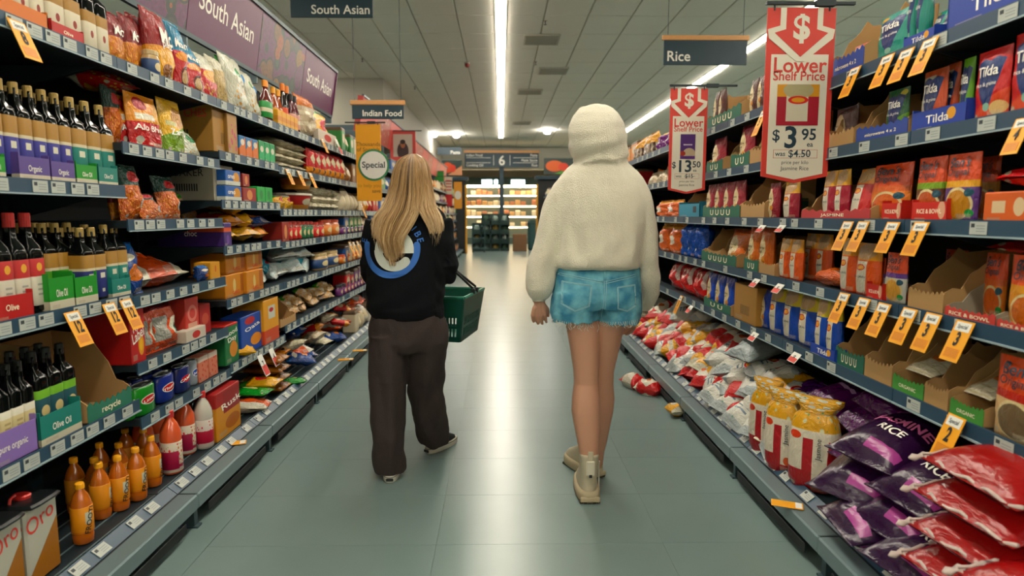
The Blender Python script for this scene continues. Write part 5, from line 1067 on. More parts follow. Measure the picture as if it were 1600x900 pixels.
# yellow flag
def flag_arm(t, x0, x1, z, h):
    MB().box(x0, x1, -.008, .008, z, z + .012).ob('arm', ARM, t); MB().box((x0 + x1) / 2 + .02, (x0 + x1) / 2 + .1, -.013, .013, z - .006, z + .018).ob('arm_clamp', ARM, t)
Yf = 6.5; a, b = atY(555, 194, Yf), atY(597, 314, Yf); W = (b.x - a.x) / 2; H = a.z - b.z
t = thing('shelf_flag', 'yellow specials flag with a round white badge', 'sign', ((a.x + b.x) / 2, Yf, b.z))
MB().bev(-W, W, -.003, .003, 0, H, .001).ob('card', YT, t)
flag_arm(t, -W - .1, W + .05, H + .01, 0)
for sx in (-.8, .8): MB().tube([(sx * W, 0, H - .01), (sx * W, 0, H + .02)], .004, 5).ob('hook', ARM, t)
def disc(m, r, x, z, y, parent, name): return MB().lathe([(r, 0), (r, .003)], 32).ob(name, m, parent, loc=(x, y, z), rot=(PI / 2, 0, 0))
disc(mat('badge_green', '2a7a4a', .5), .155, .05, H * .47, -.004, t, 'badge_rim'); disc(WT, .135, .05, H * .47, -.0075, t, 'badge')
OCH = mat('ink_ochre', '7a5a18', .6)
for s, x, z, sz, m, bo in (('Special', .05, .47, .085, NAVY, .03), ('Thousands', -.0, .74, .055, OCH, .02), ('of Specials', .0, .67, .055, OCH, .02), ('to help you', 0, .20, .05, mat('ink_gold', 'a87c14', .6), .01), ('save', .07, .13, .05, OCH, .03)):
    ob('lettering', text_mesh(s, sz, m, bo), t, loc=(x, -.0045 if s != 'Special' else -.0115, z * H))
# red price banners
def banner(x0, x1, y0, y1, Y, price, cents, was, label, pic, arm):
    a, b = atY(x0, y0, Y), atY(x1, y1, Y); W = (b.x - a.x) / 2; H = a.z - b.z
    t = thing('price_banner', label, 'sign', ((a.x + b.x) / 2, Y, b.z)); RB_ = mat('banner_red', 'c8382c', .5); CR = mat('banner_cream', 'd6d0be', .55)
    MB().prism([(-W, .04 * H), (0, 0), (W, .04 * H), (W, H), (-W, H)], 0, .004).ob('backing', RB_, t)
    MB().prism([(-W * .84, .055 * H), (0, .02 * H), (W * .84, .055 * H), (W * .84, .74 * H), (-W * .84, .74 * H)], -.001, 0).ob('panel', CR, t)
    out = [(-W * .62, 1.0), (-W * .62, .90), (-W * .98, .88), (-W * .94, .83), (-W * .12, .70), (W * .12, .70), (W * .94, .83), (W * .98, .88), (W * .62, .90), (W * .62, 1.0)]
    MB().prism([(x, z * H) for x, z in out], -.003, -.001).ob('arrow_outline', CR, t)
    inn = [(-W * .45, 1.0), (-W * .45, .88), (-W * .78, .86), (0, .725), (W * .78, .86), (W * .45, .88), (W * .45, 1.0)]
    MB().prism([(x, z * H) for x, z in inn], -.004, -.003).ob('arrow', RB_, t)
    for s, x, z, sz, m, bo in (('$', 0, .885, .36 * W / .12 * .32, CR, .05), ('Lower', 0, .675, .072 * W / .12, RB_, .03), ('Shelf Price', 0, .615, .044 * W / .12, RB_, .025), ('$', -.6 if len(price) == 1 else -.72, .275, .055 * W / .12, NAVY, .02), (price, -.16, .26, .105 * W / .12, NAVY, .04), (cents, .38 if len(price) == 1 else .5, .28, .055 * W / .12, NAVY, .03), ('ea', .42, .225, .025 * W / .12, NAVY, .02), ('was', -.45, .17, .024 * W / .12, NAVY, .02), (was, .12, .17, .036 * W / .12, NAVY, .02), ('price per kilo', 0, .12, .018 * W / .12, NAVY, 0), ('Jasmine Rice', 0, .085, .02 * W / .12, NAVY, 0)):
        ob('lettering', text_mesh(s, sz, m, bo), t, loc=(x * W, -.0045 if z > .8 else -.002, z * H))
    MB().box(-.15 * W, .45 * W, -.0022, -.002, .167 * H, .170 * H).ob('strike_line', NAVY, t)
    MB().box(-.66 * W, .66 * W, -.0018, -.001, .145 * H, .195 * H).ob('pill_outline', mat('ink_rose', 'c06a60', .6), t); MB().box(-.645 * W, .645 * W, -.0019, -.0017, .1475 * H, .1925 * H).ob('pill', CR, t)
    MB().bev(-.62 * W if len(price) == 1 else -.4 * W, .62 * W if len(price) == 1 else .4 * W, -.004, -.001, .335 * H, .57 * H, .001).ob('pack_picture', pic, t)
    flag_arm(t, -W * 1.05, arm, H + .012, 0)
    for sx in (-.8, .8): MB().tube([(sx * W, 0, H - .012), (sx * W, 0, H + .02)], .004, 5).ob('hook', ARM, t)
banner(1200, 1292, 12, 286, 2.76, '3', '95', '$4.50', 'large red price banner reading 3.95', printed('pic_a', 'a0283c', [('band', .7, 1, 'd09a30'), ('rect', .22, .74, .1, .72, 'd6d0be'), ('ell', .5, .86, .36, .2, 'b0a888'), ('ell', .5, .62, .24, .1, 'c8402c'), ('ell', .5, .62, .16, .06, 'd8a030')], .5), .22)
banner(1048, 1101, 138, 303, 4.38, '13', '50', '$15', 'small red price banner reading 13.50', printed('pic_b', '4a2a6a', [('ell', .6, .22, .42, .22, 'b8a890'), ('ell', .15, .22, .2, .1, 'a04030'), ('rect', .2, .8, .55, .6, 'c8c0d0'), ('band', 0, .12, '5a3478')], .5), .32)

# ================================================================== far end of the store
BLK = mat('endcap_black', '14191a', .6)
for sx, lb in ((-1, 'black end panel with yellow edge on the snack side'), (1, 'black end panel with yellow edge on the rice side')):
    t = thing('end_panel', lb, 'panel', (sx * 1.6, LB[-1] + .06 if sx < 0 else RB[-1] + .06, 0))
    MB().bev(-.42, .42, -.03, .03, 0, 2.45, .005).ob('board', BLK, t); MB().bev(-sx * .42 - .03, -sx * .42 + .03, -.05, .05, .0, 2.3, .005).ob('edge_strip', mat('edge_yellow', 'c89018', .5), t)
    MB().bev(-.5, .5, -.15, .1, 2.45, 2.56, .005).ob('cap', SIGN, t)
for px0, px1, py0, py1, lb, c1, c2 in ((690, 722, 250, 274, 'far poster of a tomato and an arm', 'b0503c', 'b8876a'), (850, 905, 247, 272, 'far poster of carrots and greens', 'b05a30', '4a7a3c')):
    a, b = atY(px0, py0, 22.2), atY(px1, py1, 22.2)
    tag(MB().bev(a.x, b.x, 22.19, 22.23, b.z, a.z, .005).ob('wall_poster', printed('poster_' + c1, '1c2a26', [('ell', .3, .5, .25, .35, c1), ('diag', -.25, .9, c2), ('ell', .55, .45, .14, .25, 'b0432c')], .5)), lb, 'poster')
    
for px0, px1, py0, py1, lb, base, ly in ((678, 694, 268, 320, 'far green and white hanging flag', 'a8b0a0', [('band', .7, 1, '3f8a44'), ('ell', .5, .4, .4, .2, '7a5038')]), (695, 707, 276, 322, 'far red and white hanging flag', 'c8c0b0', [('band', 0, .4, 'b03438'), ('stripes', .1, .9, .5, .95, 60., .2, 'b85a50')]), (709, 722, 284, 326, 'far yellow hanging flag with white disc', 'cc9418', [('ell', .5, .5, .4, .16, 'd8d8d0')])):
    Yq = 18.; a, b = atY(px0, py0, Yq), atY(px1, py1, Yq)
    t = thing('shelf_flag', lb, 'sign', ((a.x + b.x) / 2, Yq, b.z)); W = (b.x - a.x) / 2
    MB().bev(-W, W, -.004, .004, 0, a.z - b.z, .001).ob('card', printed('flag_' + base, base, ly, .5), t); MB().box(-W - .25, W, -.008, .008, a.z - b.z, a.z - b.z + .015).ob('arm', ARM, t)
a, b = atY(609, 205, 10.5), atY(650, 262, 10.5)
t = thing('shelf_flag', 'red-framed flag with a portrait beyond the long hair', 'sign', ((a.x + b.x) / 2, 10.5, b.z)); W = (b.x - a.x) / 2; H = a.z - b.z
MB().bev(-W, W, -.004, .004, 0, H, .001).ob('card', RH1, t); MB().box(-W * .75, W * .75, -.006, -.004, H * .3, H * .92).ob('picture', printed('portrait', 'b8b0a4', [('ell', .5, .25, .3, .4, '3a2c2c'), ('ell', .5, .55, .13, .17, '9a6a50'), ('ell', .5, .66, .14, .1, '2a2220')], .5), t); MB().box(-W - .3, W + .1, -.008, .008, H, H + .015).ob('arm', ARM, t)
# lit fridge across the end
t = thing('dairy_fridge', 'lit open dairy fridge across the far end', 'fridge', (-.1, 29.2, 0))
WARM = mat('fridge_glow', (1, .74, .42), emit=26)
MB().box(-3.2, 3.2, .5, .6, 0, 2.9).box(-3.2, 3.2, -.4, .5, 0, .3).box(-3.2, -3.1, -.4, .5, 0, 2.9).box(3.1, 3.2, -.4, .5, 0, 2.9).ob('cabinet', mat('fridge_body', '5a6a66', .5), t)
MB().bev(-3.2, 3.2, -.5, .5, 2.62, 2.95, .01).ob('canopy', mat('fridge_top', '3c5450', .5), t)
MB().box(-3.08, 3.08, -.35, -.3, 2.52, 2.6).ob('light_tube', WARM, t)
for k in range(4):
    z = .75 + .47 * k; s = MB().box(-3.08, 3.08, -.2, .5, z, z + .03).ob('shelf', mat('fridge_shelf', 'c8c4b4', .4), t); MB().box(-3.08, 3.08, -.2, -.17, z - .03, z).ob('light_tube', WARM, s)
for k, x in enumerate((-.75, -.2, .55)): MB().box(x, x + (.45, .15, .6)[k], -.52, -.5, 2.66, 2.84).ob('lit_letters', mat('sign_glow', (.8, 1, 1), emit=6), t)
mk = [MB().bev(-.11, .11, -.07, .07, 0, .26, .02).me('dairy_pack', mat('dairy_' + c, c, .5)) for c in ('d0b890', 'c8a070', 'b87a5a', 'd8d0bc')]
for k in range(4):
    for i in range(24):
        if rr.random() < .8:
            o = ob('dairy_pack', rr.choice(mk), None, (-.1 - 2.9 + .25 * i, 29.2, .781 + .47 * k), (0, 0, 0), (1, 1, rr.uniform(.6, 1.1))); tag(o, 'pale dairy pack on the lit far fridge', 'packet', 'packs in the far lit fridge')
# crate stand with bottled goods, boxes and bin before the fridge
YS = 23.4; p = atZ(770, 391, 0)
CR_ = mat('crate_green', '14332f', .5); BAGW = mat('pack_pale', '8fa39a', .5, bump=.3)
for i in range(4):
    for j in range(4):
        x = atY(745 + 14.5 * i, 380, YS).x
        if i == 0 and j == 3: continue
        o = thing('produce_crate', f'dark green produce crate at the aisle end, {["bottom", "second", "third", "top"][j]} row, {ORD[i]} across', 'crate', (x, YS, .001 + .337 * j))
        m = MB(); w_, d_, h_ = .165, .25, .335
        m.box(-w_, w_, -d_, d_, 0, .02).box(-w_, w_, d_ - .02, d_, 0, h_).box(-w_, -w_ + .02, -d_, d_, 0, h_).box(w_ - .02, w_, -d_, d_, 0, h_).box(-w_, w_, -d_, -d_ + .02, 0, .1).box(-w_, w_, -d_, -d_ + .02, h_ - .05, h_); m.ob('crate', CR_, o)
        MB().lathe([(.04, .02), (.11, .06), (.12, .16), (.06, .26)], 10).ob('content', [BAGW, mat('pack_leaf', '3c5a44', .6), mat('pack_y', 'a08a44', .6), BAGW][(i * 3 + j * 2) % 4], o, True)
tag(MB().bev(-.25, .25, -.2, .2, 0, .62, .01).ob('cardboard_box', mat('far_card', '6a4a2c', .8), None, loc=(atY(812, 390, 23.2).x, 23.2, 0)), 'brown cardboard box beside the green crates', 'box')
t = thing('waste_bin', 'dark teal bin beside the brown box', 'bin', (atY(832, 380, 23.8).x, 23.8, 0)); MB().lathe([(.13, 0), (.17, .05), (.2, .95)], 14, 0, 4).ob('body', mat('bin_teal', '18403f', .5), t); MB().lathe([(.22, .95), (.22, 1.02), (.1, 1.12)], 14, 0, 4).ob('lid', mat('bin_lid', '123030', .5), t)
t = thing('shopping_trolley', 'dark wire trolley before the green crates', 'trolley', (atY(748, 392, 22.6).x, 22.6, 0)); m = MB()
for x in (-.22, .22):
    for z in (.15, .5, .9): m.tube([(x, -.3, z), (x, .3, z)], .012, 5)
    for y in (-.3, 0, .3): m.tube([(x, y, .1), (x, y, .95)], .012, 5)
for z in (.15, .5, .9): m.tube([(-.22, -.3, z), (.22, -.3, z)], .012, 5)
m.ob('frame', mat('trolley_wire', '3a5a5c', .4, .4), t)
for x in (-.2, .2):
    for y in (-.28, .28): MB().lathe([(.02, -.02), (.05, -.015), (.05, .015), (.02, .02)], 10).ob('wheel', BLK, t, loc=(x, y, .05), rot=(0, PI / 2, 0))

# ================================================================== the two shoppers
def ring(c, rx, ry, n=28, p=2.3):
    out = []
    for k in range(n):
        a = 2 * PI * k / n; ca, sa = math.cos(a), math.sin(a); q = (abs(ca) ** p + abs(sa) ** p) ** (-1 / p)
        out.append(Vector((c[0] + rx * q * ca, c[1] + ry * q * sa, c[2])))
    return out
def pr(xl, xr, y, Y, th, p=2.3):
    a, b = atY(xl, y, Y), atY(xr, y, Y); return ring((a + b) / 2, (b.x - a.x) / 2, th / 2, p=p)
def loft(mb, rings):
    n = len(rings[0]); V = [v for r in rings for v in r]; F = []
    for i in range(len(rings) - 1): F += [(i * n + k, (i + 1) * n + k, (i + 1) * n + (k + 1) % n, i * n + (k + 1) % n) for k in range(n)]
    F += [tuple(range(n)), tuple((len(rings) - 1) * n + k for k in range(n))[::-1]]
    mb.add(V, F)
def ball(mb, c, r, n=14):
    c = Vector(c); r = Vector(r) if not isinstance(r, (int, float)) else Vector((r, r, r))
    loft(mb, [ring((c.x, c.y, c.z + r.z * math.cos(PI * (k + .15) / (n + .3))), max(.001, r.x * math.sin(PI * (k + .15) / (n + .3))), max(.001, r.y * math.sin(PI * (k + .15) / (n + .3))), 16, 2) for k in range(n + 1)])
def fuse(mb, voxel, it=8, name='m', m=None, disp=None):
    bm = bmesh.new(); bm.from_mesh(mb.me('tmp', None)); bmesh.ops.recalc_face_normals(bm, faces=bm.faces[:]); me0 = bpy.data.meshes.new('tmp'); bm.to_mesh(me0); bm.free()
    o = bpy.data.objects.new('tmp', me0); COL.objects.link(o)
    r = o.modifiers.new('r', 'REMESH'); r.mode = 'VOXEL'; r.voxel_size = voxel; r.use_smooth_shade = True
    s = o.modifiers.new('s', 'SMOOTH'); s.factor = .5; s.iterations = it
    me = bpy.data.meshes.new_from_object(o.evaluated_get(bpy.context.evaluated_depsgraph_get())); bpy.data.objects.remove(o)
    me.name = name; me.materials.clear(); me.materials.append(m)
    if disp:
        ns = [v.normal.copy() for v in me.vertices]
        for v, n_ in zip(me.vertices, ns): v.co += n_ * disp(v.co, n_)
    me.polygons.foreach_set('use_smooth', [True] * len(me.polygons)); me.update(); return me
def bvh_of(me): return BVHTree.FromPolygons([v.co for v in me.vertices], [tuple(p.vertices) for p in me.polygons])
def onto(bv, px, py, Y0, off=.004):
    q = atY(px, py, Y0); h = bv.ray_cast(Vector((q.x, Y0 - .6, q.z)), Vector((0, 1, 0)))
    return Vector((q.x, (h[0].y if h[0] else Y0) - off, q.z))
def fbm(p, s, o=3): return noise.fractal(Vector(p) * s, 1.0, 2.0, o)
def hand(mb, wrist, down, side, out, s=1.0, curl=.5):
    """palm and five fingers; down: finger direction, side: towards the thumb, out: direction the fingers curl"""
    W, D, Sd, O = Vector(wrist), Vector(down).normalized(), Vector(side).normalized(), Vector(out).normalized()
    def blob(c, a, b, n=10):
        mb.tube([c + D * (-.5 * a), c + D * (.5 * a)], b, 8)
    for k in range(4):
        base = W + D * (.03 * s) + Sd * ((1.5 - k) * -.017 * s)
        kn = W + D * (.088 - .004 * abs(k - 1.3)) * s + Sd * ((k - 1.5) * .0212 * s)
        mb.tube([W + Sd * (k - 1.5) * .012 * s, (W + kn) / 2 + Sd * (k - 1.5) * .002, kn], [.0145 * s, .0135 * s, .0112 * s], 8)
        ln = (.055, .068, .074, .066)[k] * s; p = kn; d = D.copy(); pts = [p]; 
        for j, f in enumerate((.45, .32, .23)):
            d = (d * math.cos(curl * (.6 + .3 * j)) + O * math.sin(curl * (.6 + .3 * j))).normalized(); p = p + d * ln * f; pts.append(p)
        mb.tube(pts, [.0088 * s, .0082 * s, .0074 * s, .0058 * s], 8)
    t0 = W + D * .025 * s + Sd * .022 * s; t1 = t0 + (D * .7 + Sd * .5 + O * .3).normalized() * .036 * s; t2 = t1 + (D * .9 + Sd * .1 + O * .4).normalized() * .028 * s; t3 = t2 + (D + O * .3).normalized() * .02 * s
    mb.tube([t0 - D * .02 * s, t0, t1, t2, t3], [.012 * s, .0145 * s, .0115 * s, .0095 * s, .007 * s], 8)
def head(mb, c, w_, h_, d_):
    c = Vector(c); ball(mb, c + Vector((0, -.008, .03)), (w_ / 2, d_ / 2, h_ * .40)); ball(mb, c + Vector((0, .02, -.045)), (w_ * .40, d_ * .38, h_ * .36))
    mb.tube([c + Vector((0, d_ * .40, .01)), c + Vector((0, d_ * .52, -.025)), c + Vector((0, d_ * .46, -.035))], [.008, .014, .01], 8)       # nose
    for sx in (-1, 1):
        ball(mb, c + Vector((sx * w_ * .49, 0, -.01)), (.011, .02, .032), 8); ball(mb, c + Vector((sx * .032, d_ * .40, .012)), (.014, .012, .01), 6)   # ears, lids
    mb.tube([c + Vector((-.024, d_ * .38, -.07)), c + Vector((0, d_ * .42, -.068)), c + Vector((.024, d_ * .38, -.07))], [.005, .009, .005], 8)       # lips
SKIN = bpy.data.materials.new('skin'); SKIN.use_nodes = True; b_ = SKIN.node_tree.nodes['Principled BSDF']; b_.inputs['Base Color'].default_value = lin('bb8a70'); b_.inputs['Roughness'].default_value = .5; b_.inputs['Subsurface Weight'].default_value = .08; b_.inputs['Subsurface Radius'].default_value = (.02, .008, .004)

# ------------------------------------------------ shopper in the cream hoodie
g2 = thing('person', 'shopper in cream fleece hoodie, denim shorts and pale boots', 'person', (0, 0, 0))
mb = MB()
loft(mb, [pr(*a) for a in ((874, 930, 462, 2.94, .18), (880, 935, 495, 2.94, .172), (885, 935.5, 512, 2.93, .166), (891, 936, 545, 2.92, .15), (896, 935, 578, 2.91, .126), (897, 934, 598, 2.905, .116), (894, 937, 622, 2.89, .122), (893, 937, 642, 2.88, .12), (897, 937, 665, 2.87, .108), (903, 936, 695, 2.855, .088), (907, 935, 718, 2.85, .08), (910, 932, 735, 2.85, .07), (911, 931, 760, 2.86, .06))])
loft(mb, [pr(*a) for a in ((930, 995, 462, 2.95, .18), (928, 983, 495, 2.96, .172), (926, 974, 512, 2.965, .166), (925, 967, 545, 2.985, .15), (924, 959, 578, 3.0, .126), (923, 958, 598, 3.01, .116), (919, 960, 622, 3.03, .122), (918, 958, 642, 3.045, .12), (917, 953, 665, 3.065, .108), (916, 948, 690, 3.09, .088), (919, 944, 705, 3.105, .075), (921, 941, 730, 3.13, .06))])
loft(mb, [pr(*a) for a in ((880, 988, 475, 2.945, .2), (874, 994, 450, 2.945, .22), (880, 990, 420, 2.95, .2), (888, 986, 390, 2.95, .19), (884, 992, 340, 2.95, .19), (886, 990, 300, 2.95, .17), (905, 972, 280, 2.95, .13), (918, 952, 265, 2.95, .11), (918, 952, 240, 2.96, .11))])
head(mb, atY(933, 212, 2.985), .155, .23, .19)
mb.tube([atY(884, 300, 2.95), atY(866, 350, 2.95), atY(852, 405, 2.95), atY(842, 440, 2.94), atY(841, 468, 2.93)], [.055, .046, .04, .033, .026], 12)
mb.tube([atY(990, 300, 2.95), atY(1004, 350, 2.95), atY(1012, 405, 2.97), atY(1010, 450, 3.02), atY(996, 489, 3.08)], [.055, .046, .04, .033, .026], 12)
hand(mb, atY(841, 468, 2.93), (.05, .1, -1), (1, .15, 0), (.2, 1, 0), .95, .75)
hand(mb, atY(996, 489, 3.08), (-.45, .15, -.8), (-.5, .6, .4), (-.6, .3, -.1), .92, .5)
ob('body', fuse(mb, .0033, 4, 'body', SKIN), g2)
FLE = mat('fleece', 'dcd5bf', .95, bump=.8, bscale=230, sheen=.35, var=.05)
mb = MB()
loft(mb, [pr(*a) for a in ((919, 945, 165, 2.955, .07), (905, 957, 170, 2.955, .15), (896, 967, 180, 2.955, .21), (890, 974, 195, 2.955, .26), (887.5, 977, 212, 2.955, .285), (888, 978, 228, 2.955, .285), (893, 979, 243, 2.96, .265), (898, 980, 256, 2.965, .23), (901, 981, 272, 2.97, .2))])
loft(mb, [pr(*a) for a in ((908, 970, 244, 2.95, .13), (896, 982, 256, 2.945, .18), (882, 996, 268, 2.945, .215), (871, 1006, 280, 2.945, .245), (866, 1010, 298, 2.945, .27), (866, 1011, 325, 2.94, .29), (869, 1010, 355, 2.94, .30), (867, 1007, 385, 2.94, .31), (863, 1004, 404, 2.94, .32), (864, 1003, 413, 2.94, .315), (870, 999, 419, 2.94, .28))])
loft(mb, [pr(*a) for a in ((868, 905, 284, 2.945, .14), (855, 902, 305, 2.945, .165), (845, 896, 332, 2.945, .175), (836, 888, 368, 2.945, .175), (827, 876, 405, 2.94, .17), (821.5, 867, 435, 2.935, .16), (822, 862, 452, 2.93, .14), (826, 858, 461, 2.93, .105), (831, 853, 467, 2.93, .075))])
loft(mb, [pr(*a) for a in ((976, 1008, 284, 2.945, .14), (978, 1017, 305, 2.945, .165), (983, 1022, 332, 2.95, .175), (988, 1027, 368, 2.955, .175), (991, 1030, 405, 2.97, .17), (994, 1032, 435, 2.99, .165), (994, 1029, 458, 3.02, .15), (994, 1021, 474, 3.05, .12), (995, 1013, 485, 3.07, .08))])
mb.tube([atY(900, 266, 2.93), atY(915, 254, 2.865), atY(932, 246, 2.845), atY(948, 245, 2.845), atY(964, 252, 2.86), atY(978, 266, 2.92)], [.01, .014, .016, .016, .014, .01], 10)
def hood_folds(c, n_):
    u = proj(c); x, y = u
    d = fbm((c.x, c.y, c.z), 9) * .0035 + fbm((c.x * 2.2, c.y, c.z * .9), 11, 2) * .004
    if y > 300: d += .010 * math.sin(x * .13 + 5 * fbm(c, 4, 1) + y * .05) * min(1, (y - 300) / 60) * min(1, max(0, (414 - y) / 14) if 868 < x < 1000 else 1) * (.4 + fbm(c, 5, 1))     # drape folds running up from the hem
    if y < 250: d += .005 * math.sin(y * .22 + x * .07 + 3 * fbm(c, 5, 1)) * max(0, (y - 190) / 60)
    return d
HOOD = fuse(mb, .007, 4, 'hoodie', FLE, hood_folds)
hd = ob('hoodie', HOOD, g2); bvH = bvh_of(HOOD)
# cuffs, hem band
cf = MB(); cf.tube([atY(842, 464, 2.93) + Vector((.0, 0, .0)), atY(842, 470, 2.93)], [.034, .031], 18).ob('cuff', FLE, hd, True)
MB().tube([atY(1004, 483, 3.07), atY(1000, 488, 3.08)], [.034, .031], 18).ob('cuff', FLE, hd, True)
# denim shorts
DEN = bpy.data.materials.new('denim'); DEN.use_nodes = True; nt = DEN.node_tree; N, L = nt.nodes.new, nt.links.new; bs = nt.nodes['Principled BSDF']; bs.inputs['Roughness'].default_value = .85
tc = N('ShaderNodeTexCoord'); n1 = N('ShaderNodeTexNoise'); n1.inputs['Scale'].default_value = 14; n1.inputs['Detail'].default_value = 4; L(tc.outputs['Object'], n1.inputs['Vector'])
cr = N('ShaderNodeValToRGB'); cr.color_ramp.elements[0].color = lin('2b7796'); cr.color_ramp.elements[0].position = .35; cr.color_ramp.elements[1].color = lin('74b6c4'); cr.color_ramp.elements[1].position = .7; L(n1.outputs['Fac'], cr.inputs[0]); L(cr.outputs[0], bs.inputs['Base Color'])
wv = N('ShaderNodeTexNoise'); wv.inputs['Scale'].default_value = 400; L(tc.outputs['Object'], wv.inputs['Vector']); bp = N('ShaderNodeBump'); bp.inputs['Strength'].default_value = .3; bp.inputs['Distance'].default_value = .002; L(wv.outputs['Fac'], bp.inputs['Height']); L(bp.outputs['Normal'], bs.inputs['Normal'])
mb = MB()
loft(mb, [pr(*a) for a in ((872, 996, 405, 2.945, .235), (868, 999, 416, 2.945, .245), (866, 1000, 432, 2.94, .27), (864, 1001, 450, 2.94, .29), (862, 1001, 468, 2.94, .29), (864, 1000, 480, 2.94, .26))])
loft(mb, [pr(*a) for a in ((864, 934, 455, 2.935, .26), (861, 935, 472, 2.93, .25), (859, 936, 486, 2.93, .235), (860, 935, 493, 2.93, .225), (863, 934, 500, 2.93, .22))])
loft(mb, [pr(*a) for a in ((932, 1001, 455, 2.945, .26), (931, 1002, 472, 2.945, .25), (931, 1002, 488, 2.945, .235), (932, 1001, 496, 2.945, .225), (934, 998, 503, 2.945, .22))])
def den(c, n_):
    x, y = proj(c); d = fbm(c, 14) * .003
    d -= .008 * math.exp(-((x - 940 - (y - 420) * .02) / 5) ** 2) * (1 if y > 440 else .2)
    if y > 490: d += .004 * math.sin(x * .35)
    return d
SH = fuse(mb, .006, 3, 'shorts', DEN, den); sh = ob('shorts', SH, g2); bvS = bvh_of(SH)
STI = mat('stitching', '8ab4bc', .8); FRA = mat('fray', 'c8c8bc', .9)
def seam(pts, r, parent, bv, Y0, name, m, n=6):
    P_ = []
    for i in range(len(pts) - 1):
        for k in range(n): f = k / n; P_.append((pts[i][0] * (1 - f) + pts[i + 1][0] * f, pts[i][1] * (1 - f) + pts[i + 1][1] * f))
    P_.append(pts[-1]); MB().tube([onto(bv, x, y, Y0, .0012) for x, y in P_], r, 5).ob(name, m, parent, True)
for dx in (0, 3): seam([(872, 428 + dx), (905, 433 + dx), (942, 440 + dx)], .0016, sh, bvS, 2.8, 'yoke_seam', STI); seam([(998, 430 + dx), (970, 435 + dx), (946, 440 + dx)], .0016, sh, bvS, 2.8, 'yoke_seam', STI)
for dx in (0, 3): seam([(944 + dx, 414), (944.5 + dx, 450), (943 + dx, 480), (941 + dx, 500)], .0016, sh, bvS, 2.8, 'centre_seam', STI)
def pocket(poly, cx, cy):
    seam(poly + [poly[0]], .0022, sh, bvS, 2.8, 'pocket_edge', STI, 8)
    q = [(cx + (x - cx) * .93, cy + (y - cy) * .93) for x, y in poly]; seam(q + [q[0]], .0014, sh, bvS, 2.8, 'pocket_stitching', STI, 8)
    n = 9; V = []; F = []      # the pocket cloth itself, a little proud of the seat
    for j in range(n + 1):
        for i in range(n + 1):
            u, v = i / n, j / n
            top = (poly[0][0] * (1 - u) + poly[1][0] * u, poly[0][1] * (1 - u) + poly[1][1] * u); bl, br, pt = poly[4], poly[2], poly[3]
            bx = bl[0] * (1 - u) + br[0] * u; by = bl[1] + (br[1] - bl[1]) * u + (pt[1] - (bl[1] + br[1]) / 2) * (1 - abs(2 * u - 1))
            V.append(onto(bvS, top[0] * (1 - v) + bx * v, top[1] * (1 - v) + by * v, 2.8, .0015))
    for j in range(n):
        for i in range(n): a_ = j * (n + 1) + i; F.append((a_, a_ + 1, a_ + n + 2, a_ + n + 1))
    k = len(V); V2 = [v + Vector((0, .006, 0)) for v in V]; ed = list(range(n + 1)) + [(j + 1) * (n + 1) - 1 for j in range(1, n + 1)] + [n * (n + 1) + i for i in range(n - 1, -1, -1)] + [j * (n + 1) for j in range(n - 1, 0, -1)]
    F += [tuple(i + k for i in f[::-1]) for f in F[:n * n]] + [(ed[i], ed[i] + k, ed[(i + 1) % len(ed)] + k, ed[(i + 1) % len(ed)]) for i in range(len(ed))]
    ob('pocket', mesh('pocket', V + V2, F, DEN, True), sh)
pocket([(880, 441), (925, 446), (921, 479), (899, 487), (878, 476)], 901, 463); pocket([(965, 449), (995, 446), (996, 480), (982, 488), (966, 483)], 981, 467)
MB().tube([onto(bvS, 945.5, y, 2.8, .003) for y in (414, 420, 426, 432, 438)], .006, 6).ob('belt_loop', DEN, sh, True)
fr = random.Random(2)
for k in range(46):
    x = 864 + 134 * k / 45 + fr.uniform(-2, 2); y0 = 505 + 5 * math.sin((x - 864) / 134 * PI) * (1 if x < 936 else .9); ln = fr.choice((3, 4, 5, 6, 9, 14, 18)) if 878 < x < 940 else fr.choice((2, 3, 4, 5, 8))
    p0 = onto(bvS, x, y0 - 3, 2.8, .002); pts = [p0 + Vector((.004 * math.sin(i * 1.3 + k) * i / 3, 0, -.0029 * (ln + 3) * i / 5)) for i in range(6)]
    MB().tube(pts, .0011, 4).ob('frayed_thread', FRA, sh)
